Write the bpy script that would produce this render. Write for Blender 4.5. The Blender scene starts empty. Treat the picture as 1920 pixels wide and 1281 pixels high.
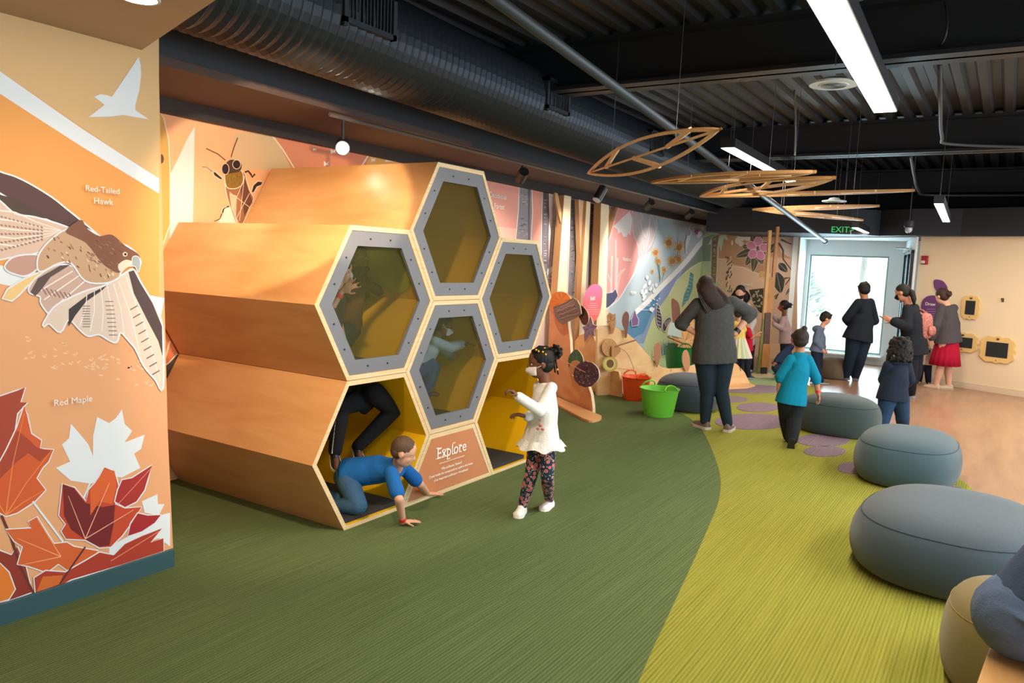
import bpy, bmesh, math, random
from math import sin, cos, pi, radians, sqrt, atan2, hypot
from mathutils import Vector, Matrix, Euler, noise
V = Vector
random.seed(7)
C = bpy.context.scene.collection
SC = bpy.context.scene

# ------------------------------------------------------------------ camera
FOC = 1444.0
CAM = V((-6.18*.54, -6.10*.54, 3.1555*.54))
_y, _p, _r = .5677, -.1056, .0421
FW = V((cos(_y)*cos(_p), sin(_y)*cos(_p), sin(_p)))
_rt = V((sin(_y), -cos(_y), 0)); _up = _rt.cross(FW)
RT = _rt*cos(_r) + _up*sin(_r)
UP = _up*cos(_r) - _rt*sin(_r)
cd = bpy.data.cameras.new('camera'); cam = bpy.data.objects.new('camera', cd); C.objects.link(cam)
cd.sensor_width = 36.0; cd.lens = FOC/1920*36; cd.clip_start = .05; cd.clip_end = 300
m = Matrix.Identity(4)
for i in range(3):
    m[i][0] = RT[i]; m[i][1] = UP[i]; m[i][2] = -FW[i]; m[i][3] = CAM[i]
cam.matrix_world = m
SC.camera = cam
FWH = V((cos(_y), sin(_y), 0))

# ------------------------------------------------------------------ look
SC.view_settings.view_transform = 'Standard'; SC.view_settings.look = 'None'
SC.view_settings.gamma = 1; SC.view_settings.use_curve_mapping = False
SC.view_settings.exposure = 0.2
SC.cycles.max_bounces = 7; SC.cycles.diffuse_bounces = 4; SC.cycles.glossy_bounces = 3
SC.cycles.transparent_max_bounces = 12; SC.cycles.sample_clamp_indirect = 6
SC.cycles.use_denoising = True
SC.cycles.caustics_reflective = False; SC.cycles.caustics_refractive = False

# ------------------------------------------------------------------ world : bright overcast sky
w = bpy.data.worlds.new('sky'); SC.world = w; w.use_nodes = True
nt = w.node_tree; bg = nt.nodes['Background']
bg.inputs[0].default_value = (.80, .92, 1, 1); bg.inputs[1].default_value = 3.0

def lamp(name, kind, loc, aim, power, col, **k):
    d = bpy.data.lights.new(name, kind); o = bpy.data.objects.new(name, d); C.objects.link(o)
    o.location = loc; d.energy = power; d.color = col
    for a, b in k.items(): setattr(d, a, b)
    o.rotation_euler = (V(aim)-V(loc)).to_track_quat('-Z', 'Y').to_euler()
    return o
WARM = (1, .74, .47); COOL = (.62, .83, 1); NEUT = (1, .92, .82)
# daylight through the glazed side of the room (right of the camera) and the far window
lamp('window_daylight', 'AREA', (4.0, -8.4, 2.0), (4.0, -2, .4), 330, COOL, shape='RECTANGLE', size=11, size_y=2.4)
lamp('far_window_daylight', 'AREA', (13.1, -.65, 1.2), (6, -1.2, .3), 75, COOL, shape='RECTANGLE', size=1.3, size_y=1.8)

# ------------------------------------------------------------------ pixel <-> place helpers
def ray(px, py): return FW + RT*((px-960)/FOC) + UP*((640.5-py)/FOC)
def onpl(px, py, n, d):                       # plane n.P = d
    r = ray(px, py); n = V(n); return CAM + r*((d-n.dot(CAM))/n.dot(r))
def FL(px, py, z=0): return onpl(px, py, (0, 0, 1), z)
def atX(px, py, x): return onpl(px, py, (1, 0, 0), x)
def atY(px, py, y): return onpl(px, py, (0, 1, 0), y)
def atD(px, py, base, off=0):                 # plane facing the camera through a place on the floor
    return onpl(px, py, FWH, FWH.dot(base)+off)

# ------------------------------------------------------------------ materials
def lin(c):
    c = c/255
    return c/12.92 if c <= .04045 else ((c+.055)/1.055)**2.4
def rgb(c):
    if isinstance(c, str): c = tuple(int(c[i:i+2], 16) for i in (0, 2, 4))
    return (lin(c[0]), lin(c[1]), lin(c[2]), 1)
MC = {}
def mat(name, col, rough=.6, metal=0, bump=0, scale=60, var=0, vscale=8, emit=0, stretch=None, spec=.5, ecol=None, sheen=0):
    if name in MC: return MC[name]
    M = bpy.data.materials.new(name); M.use_nodes = True; nt = M.node_tree; b = nt.nodes['Principled BSDF']
    c = rgb(col); b.inputs['Base Color'].default_value = c; b.inputs['Roughness'].default_value = rough
    b.inputs['Metallic'].default_value = metal; b.inputs['Specular IOR Level'].default_value = spec
    if sheen: b.inputs['Sheen Weight'].default_value = sheen
    M.diffuse_color = c
    if emit:
        b.inputs['Emission Color'].default_value = rgb(ecol or col); b.inputs['Emission Strength'].default_value = emit
    if bump or var:
        tc = nt.nodes.new('ShaderNodeTexCoord'); mp = nt.nodes.new('ShaderNodeMapping')
        nt.links.new(tc.outputs['Object'], mp.inputs[0])
        if stretch: mp.inputs['Scale'].default_value = stretch
    if var:
        n = nt.nodes.new('ShaderNodeTexNoise'); n.inputs['Scale'].default_value = vscale; n.inputs['Detail'].default_value = 6
        n.inputs['Roughness'].default_value = .65
        nt.links.new(mp.outputs[0], n.inputs[0])
        r = nt.nodes.new('ShaderNodeMapRange'); r.inputs[1].default_value = .25; r.inputs[2].default_value = .75
        r.inputs[3].default_value = 1-var; r.inputs[4].default_value = 1+var
        nt.links.new(n.outputs[0], r.inputs[0])
        mx = nt.nodes.new('ShaderNodeVectorMath'); mx.operation = 'SCALE'; mx.inputs[0].default_value = c[:3]
        nt.links.new(r.outputs[0], mx.inputs['Scale']); nt.links.new(mx.outputs[0], b.inputs['Base Color'])
    if bump:
        n2 = nt.nodes.new('ShaderNodeTexNoise'); n2.inputs['Scale'].default_value = scale; n2.inputs['Detail'].default_value = 3
        nt.links.new(mp.outputs[0], n2.inputs[0])
        bp = nt.nodes.new('ShaderNodeBump'); bp.inputs['Strength'].default_value = bump; bp.inputs['Distance'].default_value = .01
        nt.links.new(n2.outputs[0], bp.inputs['Height']); nt.links.new(bp.outputs[0], b.inputs['Normal'])
    MC[name] = M; return M
def flat(col, rough=.55):                     # printed colour
    if not isinstance(col, str): col = '%02x%02x%02x' % tuple(int(max(0, min(255, x))) for x in col)
    return mat('print_'+col, col, rough, spec=.3)

def carpet(name, col, col2, dark):
    M = bpy.data.materials.new(name); M.use_nodes = True; nt = M.node_tree; b = nt.nodes['Principled BSDF']; N = nt.nodes.new; L = nt.links.new
    tc = N('ShaderNodeTexCoord'); mp = N('ShaderNodeMapping'); L(tc.outputs['Object'], mp.inputs[0]); mp.inputs['Scale'].default_value = (1, 1, 1)
    mp2 = N('ShaderNodeMapping'); L(tc.outputs['Object'], mp2.inputs[0]); mp2.inputs['Scale'].default_value = (.8, 60, 1)
    st = N('ShaderNodeTexNoise'); st.inputs['Scale'].default_value = 1.6; st.inputs['Detail'].default_value = 5; st.inputs['Roughness'].default_value = .7; L(mp2.outputs[0], st.inputs[0])
    wv = N('ShaderNodeTexWave'); wv.bands_direction = 'Y'; wv.inputs['Scale'].default_value = 18; wv.inputs['Distortion'].default_value = 1.2; wv.inputs['Detail'].default_value = 3; wv.inputs['Detail Scale'].default_value = 3
    L(mp.outputs[0], wv.inputs[0])
    fn = N('ShaderNodeTexNoise'); fn.inputs['Scale'].default_value = 170; fn.inputs['Detail'].default_value = 2; L(mp.outputs[0], fn.inputs[0])
    bl = N('ShaderNodeTexNoise'); bl.inputs['Scale'].default_value = .7; bl.inputs['Detail'].default_value = 3; L(mp.outputs[0], bl.inputs[0])
    r1 = N('ShaderNodeValToRGB'); r1.color_ramp.elements[0].position = .34; r1.color_ramp.elements[1].position = .66
    r1.color_ramp.elements[0].color = rgb(dark); r1.color_ramp.elements[1].color = rgb(col2)
    e = r1.color_ramp.elements.new(.5); e.color = rgb(col)
    a1 = N('ShaderNodeMath'); a1.operation = 'MULTIPLY_ADD'; a1.inputs[1].default_value = .16; L(wv.outputs['Fac'], a1.inputs[0])
    a2 = N('ShaderNodeMath'); a2.operation = 'MULTIPLY_ADD'; a2.inputs[1].default_value = .55; a2.inputs[2].default_value = .01; L(st.outputs[0], a2.inputs[0]); L(a2.outputs[0], a1.inputs[2])
    a3 = N('ShaderNodeMath'); a3.operation = 'MULTIPLY_ADD'; a3.inputs[1].default_value = .25; L(fn.outputs[0], a3.inputs[0]); L(a1.outputs[0], a3.inputs[2])
    L(a3.outputs[0], r1.inputs[0]); L(r1.outputs[0], b.inputs['Base Color'])
    b.inputs['Roughness'].default_value = .95; b.inputs['Specular IOR Level'].default_value = .15
    bp = N('ShaderNodeBump'); bp.inputs['Strength'].default_value = .7; bp.inputs['Distance'].default_value = .006
    L(a3.outputs[0], bp.inputs['Height']); L(bp.outputs[0], b.inputs['Normal'])
    return M

def woodmat(name, c1, c2, rough=.45, stretch=(1, 1, 9), sc=2.2, spec=.5):
    if name in MC: return MC[name]
    M = bpy.data.materials.new(name); M.use_nodes = True; nt = M.node_tree; b = nt.nodes['Principled BSDF']; N = nt.nodes.new; L = nt.links.new
    tc = N('ShaderNodeTexCoord'); mp = N('ShaderNodeMapping'); L(tc.outputs['Object'], mp.inputs[0]); mp.inputs['Scale'].default_value = stretch
    n = N('ShaderNodeTexNoise'); n.inputs['Scale'].default_value = sc; n.inputs['Detail'].default_value = 9; n.inputs['Roughness'].default_value = .62; n.inputs['Distortion'].default_value = .6
    L(mp.outputs[0], n.inputs[0])
    r = N('ShaderNodeValToRGB'); r.color_ramp.elements[0].position = .3; r.color_ramp.elements[1].position = .72
    r.color_ramp.elements[0].color = rgb(c2); r.color_ramp.elements[1].color = rgb(c1)
    L(n.outputs[0], r.inputs[0]); L(r.outputs[0], b.inputs['Base Color']); b.inputs['Roughness'].default_value = rough
    b.inputs['Specular IOR Level'].default_value = spec
    bp = N('ShaderNodeBump'); bp.inputs['Strength'].default_value = .05; L(n.outputs[0], bp.inputs['Height']); L(bp.outputs[0], b.inputs['Normal'])
    MC[name] = M; return M

# ------------------------------------------------------------------ mesh builder
def basis(d, side=None):
    d = V(d).normalized()
    a = V(side) if side is not None else (V((0, 0, 1)) if abs(d.z) < .9 else V((1, 0, 0)))
    u = (a - d*a.dot(d))
    if u.length < 1e-6: u = d.orthogonal()
    u.normalize(); return d, u, d.cross(u)
class MB:
    def __init__(s): s.v = []; s.f = []; s.m = []
    def add(s, vs, fs, mi=0):
        o = len(s.v); s.v += [tuple(v) for v in vs]; s.f += [tuple(i+o for i in f) for f in fs]; s.m += [mi]*len(fs); return s
    def box(s, lo, hi, mi=0):
        x0, y0, z0 = lo; x1, y1, z1 = hi
        return s.add([(x0,y0,z0),(x1,y0,z0),(x1,y1,z0),(x0,y1,z0),(x0,y0,z1),(x1,y0,z1),(x1,y1,z1),(x0,y1,z1)],
              [(0,3,2,1),(4,5,6,7),(0,1,5,4),(1,2,6,5),(2,3,7,6),(3,0,4,7)], mi)
    def obox(s, c, ax, ay, az, mi=0):         # oriented box by half-axis vectors
        c, ax, ay, az = V(c), V(ax), V(ay), V(az)
        vs = [c+ax*i+ay*j+az*k for k in (-1, 1) for j in (-1, 1) for i in (-1, 1)]
        return s.add(vs, [(0,2,3,1),(4,5,7,6),(0,1,5,4),(1,3,7,5),(3,2,6,7),(2,0,4,6)], mi)
    def rings(s, rs, mi=0, cap=True, closed=True):
        n = len(rs[0]); vs = [p for r in rs for p in r]; fs = []
        for i in range(len(rs)-1):
            for j in range(n if closed else n-1):
                a = i*n+j; b = i*n+(j+1) % n; fs.append((a, b, b+n, a+n))
        if cap: fs.append(tuple(reversed(range(n)))); fs.append(tuple((len(rs)-1)*n+j for j in range(n)))
        return s.add(vs, fs, mi)
    def tube(s, pts, r, n=8, mi=0, side=None, ratio=1, cap=True):
        pts = [V(p) for p in pts]; rs = []; pu = side
        for i, p in enumerate(pts):
            d = (pts[min(i+1, len(pts)-1)] - pts[max(i-1, 0)])
            _, u, w_ = basis(d, pu); pu = u
            ri = r[i] if isinstance(r, (list, tuple)) else r
            rs.append([p+u*(ri*ratio*cos(2*pi*k/n))+w_*(ri*sin(2*pi*k/n)) for k in range(n)])
        return s.rings(rs, mi, cap)
    def ball(s, c, r, n=12, m_=8, mi=0, rot=None):
        c = V(c); r = V((r, r, r)) if not hasattr(r, '__len__') else V(r); rs = []
        for i in range(1, m_):
            t = pi*i/m_; rs.append([V((r.x*sin(t)*cos(2*pi*k/n), r.y*sin(t)*sin(2*pi*k/n), r.z*cos(t))) for k in range(n)])
        vs = [p for q in rs for p in q] + [V((0, 0, r.z)), V((0, 0, -r.z))]; fs = []; T = len(vs)-2; B = T+1
        for i in range(m_-2):
            for k in range(n):
                a = i*n+k; b = i*n+(k+1) % n; fs.append((a, a+n, b+n, b))
        for k in range(n):
            fs.append((T, k, (k+1) % n)); a = (m_-2)*n; fs.append((B, a+(k+1) % n, a+k))
        if rot is not None: vs = [rot @ v for v in vs]
        return s.add([c+v for v in vs], fs, mi)
    def caps(s, a, b, ra, rb, n=12, side=None, ratio=1, mi=0):     # tapered capsule
        a, b = V(a), V(b); d, u, w_ = basis(b-a, side); L = (b-a).length; rs = []
        prof = [(-ra*cos(t), ra*sin(t)) for t in (.25, .7, 1.15)] + [(0, ra), (L*.5, (ra+rb)/2), (L, rb)] + [(L+rb*sin(t), rb*cos(t)) for t in (.4, .85, 1.3)]
        for h_, r in prof:
            rs.append([a+d*h_+u*(r*ratio*cos(2*pi*k/n))+w_*(r*sin(2*pi*k/n)) for k in range(n)])
        return s.rings(rs, mi)
    def lathe(s, prof, c=(0, 0, 0), n=32, mi=0, cap=True, sx=1, sy=1):
        c = V(c); return s.rings([[c+V((r*sx*cos(2*pi*k/n), r*sy*sin(2*pi*k/n), z)) for k in range(n)] for r, z in prof], mi, cap)
    def prism(s, poly, ext, mi=0, mi_side=None):
        poly = [V(p) for p in poly]; n = len(poly); ext = V(ext); vs = poly+[p+ext for p in poly]
        s.add(vs, [tuple(reversed(range(n))), tuple(range(n, 2*n))], mi)
        o = len(s.v)-2*n; k = mi if mi_side is None else mi_side
        for i in range(n):
            j = (i+1) % n; s.f.append((o+i, o+j, o+n+j, o+n+i)); s.m.append(k)
        return s
    def build(s, name, mats, parent=None, smooth=False, remesh=None, sm_iter=0, local=False, bevel=0, subsurf=0, origin=None, fixn=True, angle=None):
        if not isinstance(mats, (list, tuple)): mats = [mats]
        me = bpy.data.meshes.new(name)
        if parent is not None:
            Mi = None if local else wm(parent).inverted()
            vs = s.v if local else [Mi @ V(v) for v in s.v]; org = None
        else:
            if origin is None:
                xs = [v[0] for v in s.v]; ys = [v[1] for v in s.v]; zs = [v[2] for v in s.v]
                origin = ((min(xs)+max(xs))/2, (min(ys)+max(ys))/2, min(zs))
            org = V(origin); vs = [V(v)-org for v in s.v]
        me.from_pydata([tuple(v) for v in vs], [], s.f)
        for M in mats: me.materials.append(M)
        me.polygons.foreach_set('material_index', s.m)
        if fixn:
            bm = bmesh.new(); bm.from_mesh(me); bmesh.ops.recalc_face_normals(bm, faces=bm.faces); bm.to_mesh(me); bm.free()
        o = bpy.data.objects.new(name, me); C.objects.link(o)
        if parent is not None: o.parent = parent
        elif org is not None: o.location = org
        if bevel or remesh or sm_iter or subsurf:
            if remesh:
                md = o.modifiers.new('r', 'REMESH'); md.mode = 'VOXEL'; md.voxel_size = remesh; md.use_smooth_shade = True
            if sm_iter:
                md = o.modifiers.new('s', 'SMOOTH'); md.iterations = sm_iter; md.factor = .5
            if bevel:
                md = o.modifiers.new('b', 'BEVEL'); md.width = bevel; md.segments = 3; md.limit_method = 'ANGLE'
            if subsurf:
                md = o.modifiers.new('u', 'SUBSURF'); md.levels = subsurf; md.render_levels = subsurf
            dg = bpy.context.evaluated_depsgraph_get(); dg.update()
            ne = bpy.data.meshes.new_from_object(o.evaluated_get(dg)); o.modifiers.clear(); old = o.data; o.data = ne; ne.name = name; bpy.data.meshes.remove(old)
        if smooth:
            for p in o.data.polygons: p.use_smooth = True
            if angle: o.data.set_sharp_from_angle(angle=radians(angle))
        return o
def wm(o):
    M = Matrix.Translation(o.location) @ o.rotation_euler.to_matrix().to_4x4()
    return M if o.parent is None else wm(o.parent) @ M
def tag(o, label=None, cat=None, group=None, kind=None):
    if label: o['label'] = label
    if cat: o['category'] = cat
    if group: o['group'] = group
    if kind: o['kind'] = kind
    return o
def thing(name, label, cat, loc=(0, 0, 0), rz=0, group=None):
    o = bpy.data.objects.new(name, None); C.objects.link(o); o.location = loc; o.rotation_euler = (0, 0, rz); o.empty_display_size = .1
    return tag(o, label, cat, group)
def struct(o): o['kind'] = 'structure'; return o

def smoothpoly(pts, closed=True, k=4):
    n = len(pts); out = []
    rng = range(n) if closed else range(n-1)
    for i in rng:
        g = (lambda j: pts[j % n]) if closed else (lambda j: pts[max(0, min(n-1, j))])
        p0, p1, p2, p3 = g(i-1), g(i), g(i+1), g(i+2)
        for s_ in range(k):
            t = s_/k
            out.append(tuple(.5*((2*p1[a])+(-p0[a]+p2[a])*t+(2*p0[a]-5*p1[a]+4*p2[a]-p3[a])*t*t+(-p0[a]+3*p1[a]-3*p2[a]+p3[a])*t**3) for a in (0, 1)))
    if not closed: out.append(tuple(pts[-1]))
    return out
def offset(pts, d):                           # crude outline growth of a 2-D polygon
    n = len(pts); A = sum(pts[i][0]*pts[(i+1) % n][1]-pts[(i+1) % n][0]*pts[i][1] for i in range(n)); sg = 1 if A > 0 else -1; out = []
    for i in range(n):
        a, b = pts[i-1], pts[(i+1) % n]; tx, ty = b[0]-a[0], b[1]-a[1]; l = hypot(tx, ty) or 1
        out.append((pts[i][0]+sg*ty/l*d, pts[i][1]-sg*tx/l*d))
    return out

class Art:                                    # flat print on a wall: everything lies in the wall's own plane
    def __init__(s, n, d): s.n = V(n).normalized(); s.d = d/V(n).length; s.b = MB(); s.mats = []; s.lay = 1
    def mi(s, col):
        M = col if isinstance(col, bpy.types.Material) else flat(col)
        if M not in s.mats: s.mats.append(M)
        return s.mats.index(M)
    def pt(s, p): return onpl(p[0], p[1], s.n, s.d) - s.n*(min(s.lay, 300)*.0001*s.sg())
    def sg(s): return 1 if s.n.dot(CAM)-s.d < 0 else -1
    def poly(s, pts, col, sm=False, ol=None, olw=2.5, o=(0, 0), k=1.0, holes=None):
        pts = [(o[0]+x/k, o[1]+y/k) for x, y in pts]
        if sm: pts = smoothpoly(pts)
        if ol:
            s.b.add([s.pt(p) for p in offset(pts, olw)], [tuple(range(len(pts)))], s.mi(ol)); s.lay += 1
        s.b.add([s.pt(p) for p in pts], [tuple(range(len(pts)))], s.mi(col)); s.lay += 1; return s
    def line(s, pts, w_, col, o=(0, 0), k=1.0, sm=False, w2=None):
        pts = [(o[0]+x/k, o[1]+y/k) for x, y in pts]
        if sm: pts = smoothpoly(pts, False)
        n = len(pts); L_ = []; R_ = []
        for i in range(n):
            a, b = pts[max(0, i-1)], pts[min(n-1, i+1)]; tx, ty = b[0]-a[0], b[1]-a[1]; l = hypot(tx, ty) or 1
            ww = (w_ if w2 is None else w_+(w2-w_)*i/(n-1))/2
            L_.append((pts[i][0]-ty/l*ww, pts[i][1]+tx/l*ww)); R_.append((pts[i][0]+ty/l*ww, pts[i][1]-tx/l*ww))
        vs = [s.pt(p) for p in L_]+[s.pt(p) for p in R_]
        s.b.add(vs, [(i, i+1, n+i+1, n+i) for i in range(n-1)], s.mi(col)); s.lay += .3; return s
    def dot(s, c, rx, ry, col, a=0, n=14):
        pts = []
        for i in range(n):
            t = 2*pi*i/n; x, y = rx*cos(t), ry*sin(t); pts.append((c[0]+x*cos(a)-y*sin(a), c[1]+x*sin(a)+y*cos(a)))
        lay = s.lay; s.poly(pts, col); s.lay = lay; return s
    def build(s, name, parent): return s.b.build(name, s.mats, parent, fixn=False)

def text(name, body, mt, c, xd, yd, h, parent, ext=.001, align='CENTER', spacing=1, serif=False):
    """flat lettering: c centre of the baseline, xd reading direction, yd up, h capital height"""
    cu = bpy.data.curves.new(name, 'FONT'); cu.body = body; cu.align_x = align; cu.size = h/.72; cu.extrude = ext; cu.space_line = spacing
    if serif: cu.offset = .003*h
    t = bpy.data.objects.new(name, cu); C.objects.link(t)
    dg = bpy.context.evaluated_depsgraph_get(); dg.update(); me = bpy.data.meshes.new_from_object(t.evaluated_get(dg)); bpy.data.objects.remove(t)
    xd, yd = V(xd).normalized(), V(yd).normalized(); zd = xd.cross(yd)
    M = Matrix(((xd.x, yd.x, zd.x, c[0]), (xd.y, yd.y, zd.y, c[1]), (xd.z, yd.z, zd.z, c[2]), (0, 0, 0, 1)))
    me.transform(wm(parent).inverted() @ M if parent else M)
    me.materials.clear(); me.materials.append(mt); me.name = name
    o = bpy.data.objects.new(name, me); C.objects.link(o); o.parent = parent; return o
# ================================================================== THE SETTING
ply = woodmat('birch_ply', 'dcab74', 'c9925a', .42, (1, .8, 5), 1.5)
plyedge = woodmat('ply_edge', 'e6cfa8', 'cfae7c', .6, (1, 1, 30), 3)
WHITE = mat('white_paint', 'd9dcdc', .7)
CREAM = mat('cream_paint', 'e8d2b0', .75, bump=.05, scale=300)
BLACK = mat('ceiling_black', '25282d', .55, bump=.15, scale=40)
BLACK2 = mat('beam_black', '1b1f26', .5, bump=.2, scale=60)
CHAR = mat('charcoal_paint', '23272f', .6)
BROWN = mat('soffit_brown', '4d3c37', .8)
floorwood = woodmat('vinyl_plank', 'b08a6c', '97705a', .28, (1.2, 7, 1), 1.3)
def plate(name, poly, z0, z1, mt):
    b = MB(); b.prism([(x, y, z0) for x, y in poly], (0, 0, z1-z0)); o = b.build(name, mt); struct(o); return o
plate('floor', [(-7, -9), (14, -9), (14, 4), (-7, 4)], -.06, 0, floorwood)
def curve(pts, k=6): return smoothpoly(pts, False, k)
c1 = curve([(-7, -3.3), (-2.5, -2.6), (-.5, -2.17), (.12, -2.05), (1.33, -1.82), (2.31, -1.61), (3.23, -1.29), (4.66, -.63), (5.49, 0), (6.18, .6), (6.6, 2.0)])
c2 = curve([(-7, -6.2), (-1, -5.2), (2, -4.05), (3.56, -3.29), (4.15, -3.1), (6.18, -2.22), (7.7, -1.5), (9.2, -.69), (9.9, -.3), (10.4, .4), (11.8, 2.2)])
GREEN = carpet('green_carpet', '596a42', '6b7b52', '465533'); LIME = carpet('lime_carpet', '8e8d38', '9e9d4a', '74752b')
MINT = carpet('sage_carpet', '93a676', 'a8b98c', '788d5c'); PURPLE = carpet('purple_carpet', '84707c', '927f92', '6b5863')
plate('floor', c1 + [(-7, 2.4)], 0, .006, GREEN)
plate('floor', list(reversed(c1)) + c2, 0, .0055, LIME)
fs = plate('floor', [(9.9, -.25), (9.2, -.62), (8.1, -.95), (7.4, -.35), (7.0, .4), (6.9, 2.0), (11.6, 2.2), (10.5, .5)], .0055, .0075, MINT)
fp = plate('floor', [(-.93, .35), (-.93, 1.6), (-.6, 1.6), (-.75, .9)], .006, .0085, carpet('teal_carpet', '245c68', '2f6d79', '1b4650'))
def spot(px, py, rx, ry):
    pts = [FL(px+rx*cos(t*pi/12), py+ry*sin(t*pi/12)) for t in range(24)]
    return plate('floor_spot', [(p.x, p.y) for p in pts], .0055, .009, PURPLE)
for a in ((1413, 731, 62, 8), (1421, 765, 40, 9), (1412, 792, 72, 15), (1543, 827, 50, 12), (1546, 848, 40, 10), (1597, 879, 27, 11), (1372, 750, 30, 6)): spot(*a)
for k in range(5):
    plate('floor_stripe', [(3.55+.12*k, -3.25+.055*k), (3.62+.12*k, -3.22+.055*k), (3.5+.12*k, -3.02+.05*k), (3.43+.12*k, -3.05+.05*k)], .0055, .009, PURPLE)

# long mural wall (left), running away from the camera
WS = .045; WY0 = 1.69
def wy(x): return WY0 + WS*x
WN = V((-WS, 1, 0)); WD = WY0
b = MB(); b.prism([(-7, wy(-7), 0), (12.9, wy(12.9), 0), (12.9, wy(12.9)+.2, 0), (-7, wy(-7)+.2, 0)], (0, 0, 3.6))
wall_left = struct(b.build('wall_left', mat('mural_base', 'e3a67c', .6)))
# pillar wall close on the left
PY = .31
b = MB(); tx_ = atY(297, 108, PY).x; b.prism([(-7, PY, 0), (-.962, PY, 0), (tx_, PY, 2.63), (-7, PY, 2.63)], (0, 1.0, 0)); wall_pillar = struct(b.build('wall_pillar', mat('pillar_base', 'd9a06c', .6)))
b = MB(); b.box((-7, PY-.014, 0), (-.95, PY+.02, .105)); b.box((-.97, PY, 0), (-.948, 1.3, .105)); struct(b.build('baseboard_pillar', mat('teal_rubber_base', '2d4f55', .5), bevel=.004))
# tan ceiling piece over the pillar
e0, e1 = V((-1.09, .34, 0)), V((-1.42, -.69, 0)); dd = (e1-e0).normalized(); f0 = e0-dd*.0; f1 = e1+dd*2.6
b = MB(); b.prism([(f0.x, f0.y+.01, 2.632), (f1.x, f1.y, 2.632), (-7, f1.y, 2.632), (-7, .35, 2.632)], (0, 0, .5)); struct(b.build('ceiling_tan', mat('tan_ceiling', 'b09a82', .8)))
# end wall of the mural, in front of the window niche
EB = atX(1491, 560, 11.85); EB.z = 0
EA = V((12.75, wy(12.75), 0)); ed = (EB-EA).normalized(); en = V((-ed.y, ed.x, 0)).normalized()
if en.dot(CAM-EA) < 0: en = -en
b = MB(); b.prism([EA, EB, EB-en*.02, EA-en*.02], (0, 0, 2.75)); wall_back = struct(b.build('wall_back', mat('desert_base', 'cda183', .65)))
b = MB(); XW = 12.7
b.prism([(EB.x+.01, EB.y, 0), (XW, .12, 0), (XW, .24, 0), (EB.x+.01, EB.y+.12, 0)], (0, 0, 2.6)); struct(b.build('wall_niche', WHITE))
# window wall
y0, y1, z0, z1 = .05, -1.37, .19, 2.06
b = MB(); b.box((XW, -2.1, 0), (XW+.25, y1, 2.75)); b.box((XW, y0, 0), (XW+.25, .5, 2.75)); b.box((XW, y1, 0), (XW+.25, y0, z0)); b.box((XW, y1, z1), (XW+.25, y0, 2.75)); struct(b.build('wall_far', WHITE))
win = struct(MB().box((XW+.05, y1, z0), (XW+.09, y1+.03, z1)).box((XW+.05, y0-.03, z0), (XW+.09, y0, z1)).box((XW+.05, y1+.03, z0), (XW+.09, y0-.03, z0+.03)).box((XW+.05, y1+.03, z1-.03), (XW+.09, y0-.03, z1)).build('window_1', mat('window_frame_green', '7f9a8c', .4)))
G = bpy.data.materials.new('clear_glass'); G.use_nodes = True; nt = G.node_tree; nt.nodes.remove(nt.nodes['Principled BSDF'])
t_ = nt.nodes.new('ShaderNodeBsdfTransparent'); t_.inputs[0].default_value = (.95, 1, .98, 1); g_ = nt.nodes.new('ShaderNodeBsdfGlossy'); g_.inputs['Roughness'].default_value = .02
mx = nt.nodes.new('ShaderNodeMixShader'); mx.inputs[0].default_value = .06
nt.links.new(t_.outputs[0], mx.inputs[1]); nt.links.new(g_.outputs[0], mx.inputs[2]); nt.links.new(mx.outputs[0], nt.nodes['Material Output'].inputs[0])
MB().box((XW+.065, y1+.02, z0+.02), (XW+.07, y0-.02, z1-.02)).build('glass_pane', G, win)
MB().box((XW-.16, y1-.02, z0-.05), (XW-.001, y0+.02, z0-.02)).build('window_sill', WHITE, win, bevel=.005)
# niche side wall with the narrow glazed door
NA = V((10.62, -1.99, 0)); NB = V((XW, -1.63, 0)); nd = (NB-NA).normalized(); nn = V((nd.y, -nd.x, 0))
b = MB(); b.prism([NA, NB, NB+nn*.03, NA+nn*.03], (0, 0, 2.34)); struct(b.build('wall_niche_right', WHITE))
DARKM = mat('dark_bronze', '2e3640', .4, metal=.3)
dr = MB(); 
def npt(t, z, o=0): return NA+nd*t+V((0, 0, z))-nn*o
for t0, t1 in ((.75, .79), (1.55, 1.59), (.15, .19)): dr.prism([npt(t0, .02), npt(t1, .02), npt(t1, .02, .05), npt(t0, .02, .05)], (0, 0, 2.1))
dr.prism([npt(.15, 2.08), npt(1.59, 2.08), npt(1.59, 2.08, .05), npt(.15, 2.08, .05)], (0, 0, .06))
door = struct(dr.build('door_1', DARKM))
MB().prism([npt(.8, .05), npt(1.54, .05), npt(1.54, .05, .02), npt(.8, .05, .02)], (0, 0, 2.0)).build('door_glass', mat('door_glass', '8ea3ad', .15, spec=.8), door)
MB().obox(npt(1.0, 2.14, .07), nd*.28, nn*.025, V((0, 0, .03))).tube([npt(.75, 2.17, .07), npt(.45, 2.17, .25), npt(.3, 2.16, .08)], .012).build('door_closer', mat('closer_steel', 'a8b4ba', .3, metal=.8), door)
MB().tube([npt(.86, .9, .07), npt(.86, 1.25, .07)], .012).build('door_handle', mat('closer_steel', 'a8b4ba'), door)
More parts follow.
